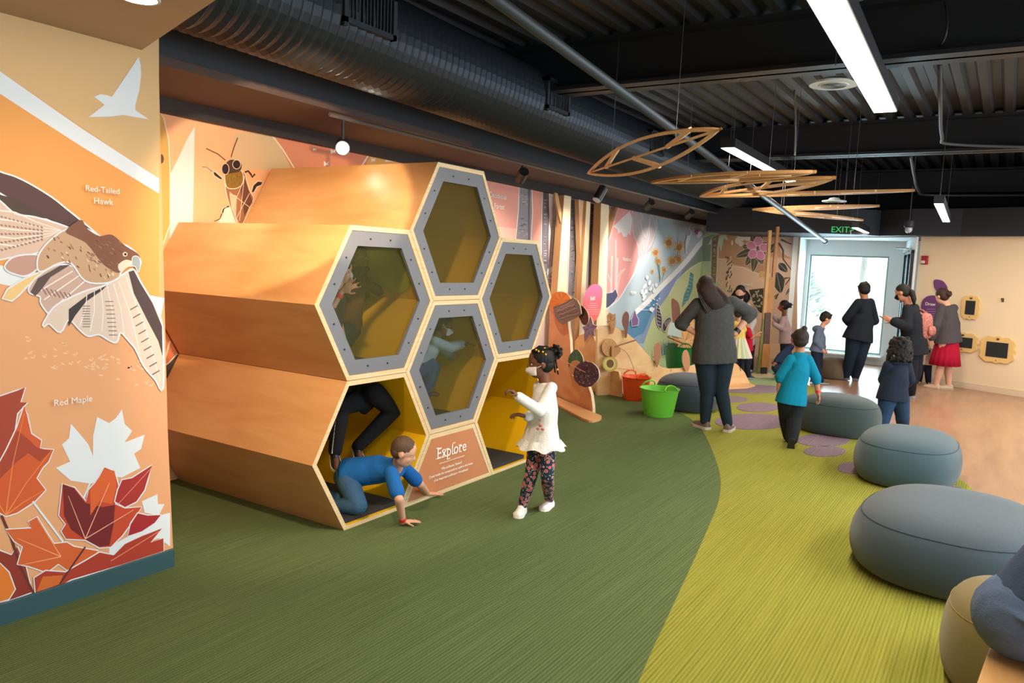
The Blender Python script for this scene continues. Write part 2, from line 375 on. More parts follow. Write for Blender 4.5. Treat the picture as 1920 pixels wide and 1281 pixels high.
# right cream wall
RA, RB = V((10.62, -1.99, 0)), V((10.62, -2.69, 0)); RD = (V((10.23, -3.61, 0))-RB).normalized()
RC = RB+RD*5
RN = V((RD.y, -RD.x, 0)); RN = RN if RN.dot(CAM-RB) > 0 else -RN
RA = RB-RD*.72
b = MB(); b.prism([RA, RC, RC-RN*.15, RA-RN*.15], (0, 0, 2.4)); wall_right = struct(b.build('wall_right', CREAM))
struct(MB().prism([RA, RC, RC+RN*.014, RA+RN*.014], (0, 0, .1)).build('baseboard_right', mat('cream_base', 'd8c4a8', .5), bevel=.003))
def rw(px, py, o=0): return onpl(px, py, RN, RN.dot(RB)+o)
# glazed side of the room, right of the frame, and the wall behind the camera
b = MB()
for x0 in (-7, -4.4, -1.6, 1.2, 4.0, 6.8, 9.6): b.box((x0, -7.1, 0), (x0+.3, -6.9, 3.0))
b.box((-7, -7.1, 0), (14, -6.9, .4)); b.box((-7, -7.1, 2.6), (14, -6.9, 3.6)); struct(b.build('wall_right_glazed', WHITE))
struct(MB().box((-7.2, -7, 0), (-7, 2.2, 3.6)).build('wall_behind', CREAM))
# ---------------- ceiling
b = MB(); n = 96; xs = -7; vs = []; 
yy = -7.0
while yy < 2.6:                               # fluted steel deck, ribs run along X
    b.prism([(-7, yy, 3.62), (-7, yy+.04, 3.55), (-7, yy+.11, 3.55), (-7, yy+.15, 3.62)], (20.5, 0, 0)); yy += .2
b.box((-7, -7, 3.6), (14, 3, 3.72)); struct(b.build('ceiling', BLACK))
def cbeam(x, zlo=3.15, zhi=3.55, w_=.14, ya=-7, yb=1.5):
    b = MB(); b.box((x-w_, ya, zlo), (x+w_, yb, zlo+.03)); b.box((x-w_, ya, zhi-.03), (x+w_, yb, zhi)); b.box((x-.02, ya, zlo), (x+.02, yb, zhi))
    return struct(b.build('ceiling_beam', BLACK2))
for x in (-1.3, FL(1800, 108, 3.15).x, FL(1800, 286, 3.15).x, FL(1800, 362, 3.15).x): cbeam(x)
# soffit along the mural: brown underside, dark fascia
FA = .80
b = MB(); b.prism([(-.9, FA-.04, 2.70), (12.75, FA+WS*12.8, 2.70), (12.75, wy(12.75)+.1, 2.70), (-.9, wy(-.9)+.1, 2.70)], (0, 0, .05)); struct(b.build('ceiling_soffit', BROWN))
b = MB(); b.prism([(-1.2, FA-.05, 2.705), (12.75, FA+WS*12.8-.01, 2.705), (12.75, FA+.1+WS*12.8, 2.705), (-1.2, FA+.05, 2.705)], (0, 0, .9)); struct(b.build('ceiling_fascia', CHAR))
b = MB(); b.prism([(-1.2, wy(-1.2)-.07, 2.60), (12.7, wy(12.7)-.07, 2.60), (12.7, wy(12.7)+.01, 2.60), (-1.2, wy(-1.2)+.01, 2.60)], (0, 0, .11)); struct(b.build('trim_1', mat('dark_trim', '2c2422', .7)))
# bulkhead over the far niche and the cream wall
b = MB()
pts = [(10.25, .55), (10.3, -.3), (10.5, -1.0), (10.9, -1.4), (10.55, -1.9), (10.5, -2.6), (10.1, -3.7), (8.6, -6.9), (14, -6.9), (14, 1.2), (10.4, 1.4)]
b.prism([(x, y, 2.36) for x, y in pts], (0, 0, .42)); struct(b.build('ceiling_bulkhead', CHAR))
struct(MB().box((14.0, -7.2, 2.3), (14.2, 3, 3.72)).build('wall_far_upper', CHAR))
struct(MB().prism([(12.0, .35, 2.347), (12.7, .35, 2.347), (12.7, -1.66, 2.347), (10.85, -1.97, 2.347), (11.15, -1.5, 2.347)], (0, 0, .012)).build('ceiling_niche', WHITE))
# ================================================================== HONEYCOMB CLIMBER
S = .54; H3 = sqrt(3)*S; DEP = 1.66
YEL = mat('yellow_panel', 'e6b400', .5); PAD = mat('black_padding', '24262a', .85, bump=.2, scale=200)
GREYP = mat('grey_laminate', '6e7078', .45, bump=.04, scale=300); BOLT = mat('bolt_dark', '2b2c30', .4, metal=.5)
SCR = bpy.data.materials.new('woven_screen'); SCR.use_nodes = True; nt = SCR.node_tree
pb = nt.nodes['Principled BSDF']; pb.inputs['Base Color'].default_value = (.06, .062, .0, 1); pb.inputs['Roughness'].default_value = .6
tr = nt.nodes.new('ShaderNodeBsdfTransparent'); mx = nt.nodes.new('ShaderNodeMixShader'); mx.inputs[0].default_value = .38
nt.links.new(tr.outputs[0], mx.inputs[1]); nt.links.new(pb.outputs[0], mx.inputs[2]); nt.links.new(mx.outputs[0], nt.nodes['Material Output'].inputs[0])
climber = thing('honeycomb_climber', 'large birch plywood honeycomb climber of six hexagon tunnels with grey framed windows', 'play structure', (S*2, 0, 0))
def hexp(u, w_, r, y): return [V((u*S+r*cos(pi/3*k), y, w_*S+r*sin(pi/3*k))) for k in range(6)]
def cell(u, w_, win=True, padf=True, hole=None):
    ro = S-.0018; ri = S-.036; b = MB()
    A, B_ = hexp(u, w_, ro, 0), hexp(u, w_, ri, 0); A2, B2 = hexp(u, w_, ro, DEP), hexp(u, w_, ri, DEP-.02)
    for k in range(6):
        j = (k+1) % 6
        b.add([A[k], A[j], B_[j], B_[k]], [(0, 1, 2, 3)], 1); b.add([A[k], A[j], A2[j], A2[k]], [(0, 1, 2, 3)], 0); b.add([B_[k], B_[j], B2[j], B2[k]], [(0, 1, 2, 3)], 2)
    b.add(B2, [tuple(range(6))], 2); b.add(A2, [tuple(range(6))], 0)
    c = b.build('hexagon_tunnel', [ply, plyedge, YEL], climber, fixn=False)
    if win:
        f = MB(); o1, i1 = hexp(u, w_, ri-.001, .004), hexp(u, w_, ri-.105, .004); o2, i2 = hexp(u, w_, ri-.001, .026), hexp(u, w_, ri-.105, .026)
        for k in range(6):
            j = (k+1) % 6
            f.add([o1[k], o1[j], i1[j], i1[k]], [(0, 1, 2, 3)]); f.add([i1[k], i1[j], i2[j], i2[k]], [(0, 1, 2, 3)]); f.add([o2[k], o2[j], i2[j], i2[k]], [(0, 1, 2, 3)])
            for t in (.3, .7):
                p = (o1[k].lerp(o1[j], t)+i1[k].lerp(i1[j], t))/2; f.tube([p, p-V((0, .004, 0))], .006, 8, 1)
        f.build('window_frame', [GREYP, BOLT], c, fixn=False)
        s_ = MB(); s_.add(hexp(u, w_, ri-.1, .03), [tuple(range(6))]); s_.build('mesh_screen', SCR, c, fixn=False)
    if padf:
        z = w_*S-H3/2*(ri/S)+.001; x = ri/2-.004
        MB().box((u*S-x, .03, z), (u*S+x, DEP-.03, z+.03)).build('floor_pad', PAD, c)
    return c
h = H3/S
cell(.5, 1.5*h); cell(.5, .5*h, False); cell(2, 2*h); cell(2, h); cell(3.5, 1.5*h); c6 = cell(3.5, .5*h, False)
for hx, hy, hr, cz in ((672, 732, .13, .5*h), (726, 505, .19, 1.5*h)):
    hn = V((sqrt(3)/2, 0, .5)); hp = onpl(hx, hy, hn, hn.dot(V((.5*S, 0, cz*S)))+(S-.036)*sqrt(3)/2-.008); MB().tube([hp, hp+hn*.004], hr, 28).build('crawl_hole', mat('lit_hole_lime', 'b5be1c', .5), climber)  # solid lime discs: the lit view through round holes put into colour
# explore sign : half hexagon
TERRA = mat('terracotta_panel', 'c17c52', .55)
tz = [V((1*S+.002, 0, .002)), V((3*S-.002, 0, .002)), V((2.5*S-.003, 0, H3/2-.003)), V((1.5*S+.003, 0, H3/2-.003))]
ti = [V((1*S+.05, 0, .036)), V((3*S-.05, 0, .036)), V((2.5*S-.022, 0, H3/2-.036)), V((1.5*S+.022, 0, H3/2-.036))]
b = MB()
for k in range(4):
    j = (k+1) % 4; b.add([tz[k], tz[j], ti[j], ti[k]], [(0, 1, 2, 3)], 0); b.add([tz[k], tz[j], tz[j]+V((0, .5, 0)), tz[k]+V((0, .5, 0))], [(0, 1, 2, 3)], 0)
b.add([p+V((0, .002, 0)) for p in ti], [(0, 1, 2, 3)], 1)
sg = b.build('sign_panel', [plyedge, TERRA], climber, fixn=False); sg['label'] = 'terracotta trapezoid sign reading Explore'
WT = mat('white_lettering', 'f2eee6', .5, emit=0)
xd = (1, 0, 0); yd = (0, 0, 1)
text('title_lettering', 'Explore', WT, (2*S-.005, -.002, .275), xd, yd, .082, sg, serif=True)
b = MB()
def serif(x, z, w_=.03): b.box((2*S+x-w_/2, -.0035, z), (2*S+x+w_/2, -.001, z+.006))
for x, z in ((-.177, .275), (-.177, .351), (-.105, .275), (-.06, .275), (-.105, .327), (-.062, .327), (-.038, .250), (.022, .275), (.098, .275), (.016, .355), (.09, .327)): serif(x, z)
b.box((2*S-.15, -.0035, .235), (2*S+.15, -.001, .238)); b.build('title_serif', WT, sg)
text('body_lettering', 'Why pollinates flowers?\nCrawl inside the honeycomb to explore the home\nof an important pollinator—honeybees!', WT, (2*S, -.002, .185), xd, yd, .0185, sg, spacing=1.35)

# ================================================================== CEILING THINGS
DUCT = mat('duct_dark', '30363e', .4, metal=.35)
b = MB(); rs = []; x = -3.6; i = 0; N_ = 36
dcy = lambda x: .30+.062*x
while x < 12.2:
    r = .30 if i % 3 else .318
    rs.append([V((x, dcy(x)+r*cos(2*pi*k/N_), 3.08+r*sin(2*pi*k/N_))) for k in range(N_)]); x += .028 if i % 3 != 1 else .018; i += 1
b.rings(rs)
duct = b.build('spiral_duct', DUCT, smooth=False); tag(duct, 'fat ribbed dark spiral air duct running along the ceiling above the mural', 'air duct')
for px, py, L in ((690, 55, .44), (1043, 197, .4), (1228, 288, .4), (1385, 377, .5)):
    p = onpl(px, py, (-.062, 1, 0), .0); x = p.x
    g = MB(); y = dcy(x)-.33
    g.box((x-L/2, y, 2.98), (x-L/2+.03, y+.12, 3.26)); g.box((x+L/2-.03, y, 3.0), (x+L/2, y+.12, 3.26)); g.box((x-L/2, y, 3.0), (x+L/2, y+.12, 3.03)); g.box((x-L/2, y, 3.23), (x+L/2, y+.12, 3.26))
    for k in range(13):
        xx = x-L/2+.03+(L-.06)*(k+.5)/13; g.box((xx-.004, y+.01, 3.03), (xx+.004, y+.03, 3.23), 0)
    g.box((x-L/2+.02, y+.05, 3.02), (x+L/2-.02, y+.06, 3.24), 1)
    g.build('vent_grille', [mat('vent_frame', '3a4048', .45, metal=.3), BLACK], duct)
# suspended linear lights
LEM = mat('light_diffuser', 'fff4e4', .5, emit=9, ecol='ffecd2'); HOUS = mat('light_housing', '22252a', .5)
WIRE = mat('steel_wire', '6d7278', .4, metal=.6)
def linlight(x0, x1, yc, z, w_, label, power, sl=.036):
    t = thing('pendant_light', label, 'ceiling light', (x0, yc, z), atan2(sl, 1), group='linear pendant lights'); L = x1-x0
    MB().box((0, -w_/2-.008, .002), (L, w_/2+.008, .09)).build('housing', HOUS, t, local=True)
    MB().box((.005, -w_/2, -.004), (L-.005, w_/2, .0)).build('diffuser', LEM, t, local=True)
    for q in (.06, .94): MB().tube([(L*q, 0, .08), (L*q, 0, 3.55-z)], .0025, 5).build('suspension_wire', WIRE, t, local=True)
    c = V((x0+L/2, yc+sl*L/2, z-.02)); d = bpy.data.lights.new('pendant_lamp', 'AREA'); d.shape = 'RECTANGLE'; d.size = L; d.size_y = w_; d.energy = power; d.color = (1, .87, .70)
    o = bpy.data.objects.new('pendant_lamp', d); C.objects.link(o); o.location = (L/2, 0, -.02); o.parent = t
a = FL(1550, 0, 2.95); e = FL(1660, 210, 2.95); sl_ = (e.y-a.y)/(e.x-a.x); linlight(-1.6, e.x, e.y-sl_*(e.x+1.6), 2.95, .155, 'long glowing linear pendant light at the top right, nearest one', 95, sl_)
a = FL(1364, 277, 2.9); e = FL(1488, 343, 2.9); sl_ = (e.y-a.y)/(e.x-a.x); linlight(a.x, e.x, a.y, 2.9, .13, 'glowing linear pendant light hanging behind the wooden leaf mobiles', 55, sl_)
a = FL(1760, 382, 2.5); c_ = FL(1771, 416, 2.5); linlight(a.x, c_.x, a.y, 2.5, .085, 'short glowing linear pendant light above the cream wall', 32)
a = FL(1603, 427, 2.40); c_ = FL(1619, 443, 2.40); linlight(a.x, c_.x, a.y, 2.40, .08, 'small distant linear pendant light right of the green exit sign', 14)
linlight(-6.6, -2.2, -.9, 2.9, .15, 'glowing linear pendant light behind the viewer', 95)
linlight(.2, 4.6, -5.0, 2.9, .15, 'glowing linear pendant light over the wood floor beyond the frame', 95)
linlight(5.2, 9.2, -4.4, 2.9, .15, 'glowing linear pendant light over the wood floor near the cream wall', 80)
# conduits and cables
b = MB(); p0, p1 = FL(915, -12, 2.85), atX(1548, 453, 9.9); b.tube([p0, p1], .03, 12); b.tube([p1+(p0-p1).normalized()*.05, p1-(p0-p1).normalized()*.02], .04, 12)
tag(b.build('sprinkler_pipe', mat('pipe_grey', '434a52', .45, metal=.3), smooth=True), 'long round grey pipe slanting down across the dark ceiling', 'pipe')
def conduit(pts, r, label, nm='cable_conduit', col='33373d'):
    b = MB(); b.tube(smooth3(pts), r, 8); return tag(b.build(nm, mat('conduit_'+col, col, .5), smooth=True), label, 'conduit')
def smooth3(pts, k=5):
    pts = [V(p) for p in pts]; n = len(pts); out = []
    for i in range(n-1):
        p0, p1, p2, p3 = pts[max(i-1, 0)], pts[i], pts[i+1], pts[min(i+2, n-1)]
        for s_ in range(k):
            t = s_/k; out.append(.5*((2*p1)+(p2-p0)*t+(2*p0-5*p1+4*p2-p3)*t*t+(3*p1-p0-p3+p2*1.0*3-p2*3*1.0-p2*3+p3*1.0+p3*0)*0) + .5*((-p0+3*p1-3*p2+p3)*t**3))
    out.append(pts[-1]); return out
conduit([FL(1762, 120, 3.4), FL(1763, 190, 3.2), FL(1766, 255, 3.13), FL(1785, 270, 3.13), FL(1960, 276, 3.13)], .018, 'bent dark conduit dropping beside a beam at upper right')
conduit([FL(1707, 290, 3.2), FL(1714, 330, 3.1), FL(1722, 357, 3.0), FL(1748, 366, 3.0), FL(1960, 366, 3.0)], .02, 'bent dark conduit further back near the cream wall')
conduit([FL(1490, 170, 3.3), FL(1492, 240, 3.1), FL(1490, 290, 3.0)], .010, 'dark vertical conduit between two ceiling beams')
conduit([FL(1770, -5, 3.5), FL(1776, 40, 3.3), FL(1770, 75, 3.2), FL(1750, 95, 3.3)], .006, 'thin looping cable hanging under the deck at the top right')
# ceiling speakers
SPK = mat('speaker_white', 'ccd6e0', .5)
for px, py, z, r, lb in ((1563, 161, 2.95, .155, 'round pale ceiling speaker beside the long pendant light'), (1564, 379, 2.62, .15, 'round pale ceiling speaker seen edge-on behind the leaf mobiles')):
    p = FL(px, py, z); t = thing('ceiling_speaker', lb, 'speaker', p, group='round ceiling speakers')
    MB().lathe([(0.001, 0), (r*.6, 0), (r*.62, .004), (r, .004), (r, .016), (r*.5, .03), (r*.4, .05), (.02, .06)], (0, 0, 0), 32).build('speaker_body', SPK, t, local=True, smooth=True, angle=30)
    g = MB()
    for k in range(1, 6): g.tube([(r*.1*k*cos(q*pi/12), r*.1*k*sin(q*pi/12), -.002) for q in range(25)], .002, 5)
    g.build('speaker_grille', mat('speaker_grille', '6c747c', .5), t, local=True)
    MB().tube([(0, 0, .13), (0, 0, 3.55-z)], .003, 5).build('suspension_wire', WIRE, t, local=True)
# track lights
TR = lambda px, py, o=0: onpl(px, py, (-WS, 1, 0), FA-.06+o)
r0, r1 = TR(618, 214), TR(1432, 423)
b = MB(); b.tube([r0, r1], .016, 4); rail = b.build('track_rail', mat('track_dark', '6a6460', .4, metal=.3)); tag(rail, 'thin metal track rail along the edge of the brown soffit', 'light track')
HEADM = mat('spot_black', '1c1d20', .35); CHR = mat('spot_silver', 'b4c6d6', .35)
def tfrac(px): 
    best = min(range(401), key=lambda i: abs(proj_px(r0.lerp(r1, i/400))[0]-px)); return r0.lerp(r1, best/400)
def proj_px(p):
    d = V(p)-CAM; z = d.dot(FW); return (960+FOC*d.dot(RT)/z, 640.5-FOC*d.dot(UP)/z)
spots = [(642, 'lit spotlight glaring at the left end of the track', 1), (980, 'dark boxy spotlight on the track above the pink mural', 0), (1126, 'large black spotlight tilted down on the track', 0),
 (1218, 'silver-faced spotlight right of the large tilted black one', 0), (1294, 'third small silver spotlight along the track', 0), (1354, 'fourth small silver spotlight along the track', 0),
 (1385, 'slim dark spotlight hanging vertically from the track', 0), (1413, 'last silver spotlight before the duct end', 0), (1434, 'dark spotlight at the far end of the track', 0)]
for px, lb, lit in spots:
    p = tfrac(px); p = p-V((0, 0, .02)); t = thing('track_spotlight', lb, 'spotlight', p, group='spotlights on the track')
    big = 1.35 if px == 1126 else 1.2
    aim = (CAM-p).normalized()*.9+V((0, 0, -.1)) if lit else (V((.15, .25, -1)) if px != 1126 else V((-.6, .2, -.9)))
    if px not in (1126, 1385, 1434, 642): aim = V((.5, .55, -.35))
    drop = .14 if lit else .06
    MB().tube([(0, 0, 0), (0, 0, -drop)], .012, 8).build('stem', HEADM, t, local=True)
    d = aim.normalized(); c = V((0, 0, -drop-.04))
    MB().tube([c-d*.07*big, c+d*.07*big], .042*big, 20).build('lamp_head', HEADM, t, local=True)
    MB().tube([c+d*.0705*big, c+d*.078*big], .036*big, 20).build('lens', mat('lamp_lens_lit', 'fff4e0', .4, emit=60) if lit else CHR, t, local=True)
def spotl(loc, aim, e, ang=60, bl=.6, col=WARM, r=.05): return lamp('spot_lamp', 'SPOT', loc, aim, e, col, spot_size=radians(ang), spot_blend=bl, shadow_soft_size=r)
for x in (-.3, 1.6, 3.6, 5.4, 7.2, 9.0, 10.8): spotl((x, FA+WS*x-.1, 2.62), (x+.7, wy(x)+.0, 1.25), (95 if x > 1 else 32)+x*7, 80, .8, NEUT)
spotl((11.3, .9, 2.6), (12.4, 1.2, 1.3), 130, 95, .8, NEUT)  # added spot off the track, without a fixture, to brighten the end wall
spotl((10.6, .2, 2.3), (12.1, 1.2, 1.0), 60, 95, .8, NEUT)  # second added spot without a fixture, lifts the desert wall
spotl((-1.0, -1.3, 2.85), (.35, .95, 1.95), 330, 37, .12, WARM, .03)
spotl((-1.2, -.9, 2.85), (.6, .9, .5), 170, 70, .5, WARM)
# downlight in the tan ceiling
p = FL(262, -3, 2.632); t = thing('downlight', 'bright round recessed downlight in the tan ceiling above the pillar', 'ceiling light', p)
MB().lathe([(.062, -.004), (.072, -.004), (.074, 0), (.062, .0)], (0, 0, 0), 32, cap=False).build('trim_ring', WHITE, t, local=True)
MB().lathe([(.001, -.0035), (.062, -.0035), (.062, -.001), (.001, -.001)], (0, 0, 0), 32).build('lens', mat('downlight_glow', 'fffaf0', .5, emit=40), t, local=True)
spotl(p+V((0, 0, -.02)), p+V((0, 0, -2)), 26, 140, .6, WARM, .06)
spotl((-3.2, -.7, 2.6), (-2.4, .3, 1.2), 28, 120, .6, NEUT, .06)
# exit sign
pe = atX(1581, 428, 9.8); X_ = pe.x
e0 = atX(1564, 420, X_); e1 = atX(1594, 421, X_)
t = thing('exit_sign', 'black hanging sign with green EXIT letters and arrow', 'sign', (X_, pe.y, pe.z))
u = (e1-e0).normalized(); ctr = (e0+e1)/2
MB().obox(atX(1580, 429, X_), u*.125, V((.02, 0, 0)), V((0, 0, .085))).build('sign_box', mat('exit_box', '101a18', .5), t)
text('lettering', 'EXIT>', mat('exit_green', '1fae5b', .4, emit=.8), atX(1580, 436, X_)-V((.022, 0, 0)), (0, -1, 0), (0, 0, 1), .095, t)
MB().tube([ctr, (ctr.x, ctr.y, 3.56)], .008, 6).build('hanger_rod', HOUS, t)
# dome camera
p = atX(1704, 427, 9.5); t = thing('dome_camera', 'small clear dome camera under the dark bulkhead', 'security camera', p)
MB().lathe([(.001, .1), (.07, .1), (.07, .02), (.055, .0), (.001, 0)], (0, 0, 0), 24).build('mount', HOUS, t, local=True, smooth=True, angle=30)
MB().ball((0, 0, -.02), (.052, .052, .06), 20, 12).build('dome', mat('dome_glass', 'aab4c0', .08, spec=1), t, local=True, smooth=True)
MB().tube([(0, 0, .08), (0, 0, 3.56-p.z)], .01, 6).build('mount_rod', HOUS, t, local=True)
# leaf mobiles
LEAF = woodmat('mobile_ply', 'f8dcb0', 'e8c490', .5, (3, 3, 3), 3); LEDGE = mat('mobile_edge', 'b88a58', .6)
def leafmob(A, B, hw, tiltv, label, veins=3, nodiv=0):
    hw *= .72
    A, B = V(A), V(B); t = thing('leaf_mobile', label, 'mobile', (A+B)/2, group='wooden leaf mobiles'); L = (B-A).length; u = (B-A)/L
    wv = V(tiltv); wv = (wv-u*wv.dot(u)).normalized(); nn_ = u.cross(wv); th = .012
    def P(s_, q): return A+u*(L*s_)+wv*(q*hw)
    def prof(s_): return (sin(pi*min(1, max(0, s_)))**.8)
    b = MB()
    def strip(f0, f1, n=26, s0=0, s1=1):
        vs = []
        for i in range(n+1):
            s_ = s0+(s1-s0)*i/n
            for q in (f0(s_), f1(s_)):
                vs += [P(s_, q)-nn_*th, P(s_, q)+nn_*th]
        fs = []; mi = []
        for i in range(n):
            a = i*4; c = a+4
            for f, mm in (((a, c, c+2, a+2), 0), ((a+1, a+3, c+3, c+1), 0), ((a, a+1, c+1, c), 1), ((a+2, c+2, c+3, a+3), 1)): b.f.append(tuple(j+len(b.v) for j in f)); b.m.append(mm)
        b.v += [tuple(v) for v in vs]
    w_ = .17
    strip(lambda s_: prof(s_), lambda s_: max(prof(s_)-w_, -.02)); strip(lambda s_: -prof(s_), lambda s_: -max(prof(s_)-w_, -.02))
    strip(lambda s_: .06*min(1, s_*8), lambda s_: -.06*min(1, s_*8))
    b.build('leaf_frame', [LEAF, LEDGE], t, fixn=False)
    for k in range(veins):
        sg_ = 1 if k % 2 else -1; s0 = .2+.5*k/max(1, veins-1); s1 = s0+.16
        p, q = P(s0, 0), P(s1, sg_*(prof(s1)-.05)); d = (q-p).normalized(); sd = nn_.cross(d)*.014
        MB().obox((p+q)/2, (q-p)/2, sd, nn_*th*.9).build('leaf_vein', LEAF, t)
    for s_ in (.25, .75):
        p = P(s_, 0); MB().tube([p, (p.x+.02, p.y, 3.5)], .002, 5).build('suspension_wire', WIRE, t)
Z_ = 2.5
leafmob(FL(1102, 325, Z_), FL(1351, 242, Z_), .17, (.5, .3, -.3), 'nearest wooden leaf mobile, tilted with open veins, leftmost of all', 3)
leafmob(FL(1221, 342, Z_), FL(1530, 322, Z_), .25, (1, .2, -.06), 'flat wooden leaf mobile just right of and below the nearest tilted leaf', 4)
leafmob(FL(1312, 368, Z_), FL(1566, 333, Z_), .25, (1, .3, -.12), 'wooden leaf mobile crossing below the glowing pendant light', 4)
leafmob(FL(1318, 369, Z_), FL(1715, 357, Z_), .22, (1, .1, .02), 'longest flat wooden leaf mobile, reaching furthest right', 5)
leafmob(FL(1411, 393, Z_), FL(1649, 386, Z_), .2, (1, .2, -.05), 'pale flat wooden leaf mobile behind the longest one', 4)
leafmob(FL(1416, 393, Z_), FL(1618, 413, Z_-.05), .26, (.4, -1, -.02), 'farthest wooden leaf mobile pointing down toward the exit sign', 4)
# ================================================================== PILLAR PRINT (hawk, maple)
K1 = 2.135; K2 = 1.881
def rp(pts, o, k): return [(o[0]+x/k, o[1]+y/k) for x, y in pts]
pn = (0, 1, 0)
A = Art(pn, PY)
WHT = 'dfe3e8'
A.poly([(-30, 0), (298, 60), (298, 335), (0, 134), (-30, 110)], 'd8b07c')
A.poly([(-30, 130), (0, 155), (298, 350), (298, 594), (0, 530), (-30, 520)], 'e39b50')
A.poly([(-30, 500), (0, 500), (303, 558), (325, 1040), (-30, 1145)], 'e0a274')
A.poly([(-30, 112), (0, 134), (150, 239), (298, 335), (298, 363), (150, 273), (0, 176), (-30, 155)], WHT)
A.line([(-30, 508), (0, 515), (150, 545), (305, 576)], 34, WHT)
A.build('print_background', wall_pillar)
A = Art(pn, PY-.0015)
A.poly([(1188, 485), (1206, 560), (1210, 640), (1195, 770), (1160, 900), (1160, 945), (1275, 1022), (1160, 1005), (1060, 985), (940, 1000), (760, 1003), (895, 900), (860, 870), (805, 830), (860, 808), (910, 815), (958, 830), (1040, 710), (1120, 590)], WHT, k=4.571)
A.build('bird_silhouette', wall_pillar)
rnd = random.Random(3)
A = Art(pn, PY-.0012)
for i in range(46):
    x = rnd.uniform(45, 292); y = 628+rnd.uniform(0, 52)+(x-45)*.2
    A.dot((x, y), 4.2, 1.8, 'ecbd96', rnd.uniform(-.6, .6)); 
    if i % 2: A.dot((x+4, y-3), 2, 1.4, 'ecbd96', .5)
A.build('seed_pattern', wall_pillar)
# hawk
A = Art(pn, PY-.0015)
def feather_lines(poly_pts, col, n, wd=1.2):
    pass
hk = dict(ol=WHT, olw=3)
def P1(pts): return rp(pts, (0, 0), K1)
A.poly(P1([(-40, 660), (0, 690), (60, 710), (130, 745), (210, 795), (260, 835), (310, 875), (370, 925), (400, 955), (355, 948), (300, 925), (240, 898), (180, 872), (100, 830), (0, 770), (-40, 750)]), '573a36', sm=True, **hk)
A.poly(P1([(-40, 760), (0, 780), (60, 795), (150, 842), (225, 880), (130, 868), (60, 850), (0, 815), (-40, 800)]), '4f3d33')
A.poly(P1([(-40, 790), (0, 808), (60, 858), (140, 872), (250, 905), (275, 925), (225, 975), (140, 1012), (60, 1025), (-40, 1018)]), 'd6b7a6', sm=True, **hk)
for y in (850, 885, 920, 955, 985): A.line(P1([(-40, y-12), (60, y), (150, (y+935)/2-2), (255, 925)]), 3.2, 'efe2d8', w2=1)
for y in (868, 902, 938, 972, 1002):
    for x in range(-30, 170, 16): A.line(P1([(x, y+(935-y)*max(0, x)/255-3), (x+9, y+(935-y)*max(0, x)/255+2)]), 2.6, '9c776b')
A.poly(P1([(22, 1062), (60, 1030), (140, 1022), (165, 1040), (140, 1080), (100, 1102), (60, 1095), (30, 1082)]), 'bd9286', sm=True, **hk)
A.poly(P1([(10, 1195), (30, 1160), (100, 1117), (190, 1078), (150, 1112), (110, 1140), (75, 1178), (45, 1203)]), 'e7c184', **hk)
A.poly(P1([(115, 1165), (150, 1110), (240, 1062), (330, 1085), (420, 1130), (390, 1152), (310, 1200), (240, 1240), (205, 1262), (165, 1215), (160, 1185)]), 'c5a497', sm=True, **hk)
for a_, b_ in (((150, 1170), (290, 1085)), ((175, 1200), (320, 1100)), ((210, 1235), (350, 1115))): A.line(P1([a_, b_]), 2, 'f0e6de'); 
for t in range(7): A.line(P1([(165+t*18, 1150+t*4), (185+t*18, 1180+t*4)]), 2.5, '8e6d63')
A.poly(P1([(120, 1170), (150, 1115), (240, 1063), (280, 1060), (200, 1110), (160, 1165), (140, 1185)]), '5b4741')
# lower wing in frame pixels
A.poly([(236, 512), (250, 507), (262, 530), (285, 568), (300, 600), (304, 640), (304, 728), (292, 712), (270, 686), (255, 655), (243, 640), (225, 622), (218, 640), (206, 638), (185, 626), (165, 629), (150, 618), (128, 598), (112, 622), (92, 606), (80, 611), (100, 578), (130, 560), (165, 545), (200, 535)], 'd9c3b6', sm=True, **hk)
A.poly([(240, 510), (250, 507), (262, 530), (285, 568), (303, 612), (304, 668), (296, 640), (275, 600), (250, 550)], '4d3b3b')
A.poly([(128, 580), (165, 552), (200, 535), (190, 545), (160, 566), (140, 592), (128, 612)], '3a3132')
for x0, y0, x1, y1 in ((236, 520, 300, 715), (222, 528, 262, 665), (212, 532, 232, 628), (200, 536, 212, 634), (188, 540, 190, 622), (176, 546, 168, 622), (162, 554, 148, 612)):
    A.line([(x0, y0), ((x0+x1)/2+4, (y0+y1)/2), (x1, y1)], 1.2, 'f4efe9')
for i in range(9):
    t = .3+i*.08; A.line([(236+64*t-12, 520+190*t+4), (236+64*t+2, 520+190*t-4)], 2.2, '75625b')
    A.line([(200+12*t-8, 536+98*t), (200+12*t+8, 536+98*t)], 1.6, '8a756c'); A.line([(160+0*t-6, 556+60*t), (160+8, 556+60*t)], 1.6, '8a756c')
A.poly(P1([(150, 1045), (165, 1005), (205, 960), (265, 920), (330, 915), (400, 950), (450, 975), (500, 985), (545, 1020), (557, 1060), (510, 1062), (480, 1088), (470, 1110), (420, 1130), (340, 1122), (285, 1052), (230, 1052), (160, 1085)]), 'c39c7b', sm=True, **hk)
for i in range(75):
    x, y = rnd.uniform(175, 460), rnd.uniform(945, 1115)
    if abs(y-(960+(x-180)*.38)) < 62: A.line(P1([(x, y), (x+rnd.uniform(4, 10), y+rnd.uniform(6, 14))]), rnd.uniform(1.2, 2.6), rnd.choice(['7c5a44', 'e2c9ab', '6a4a3a', '9b7457']))
A.poly(P1([(260, 925), (320, 880), (345, 915), (395, 945), (445, 940), (500, 985), (548, 1015), (556, 1045), (515, 1062), (490, 1075), (470, 1092), (430, 1072), (400, 1045), (345, 975), (300, 950)]), '7d4f3b', sm=True)
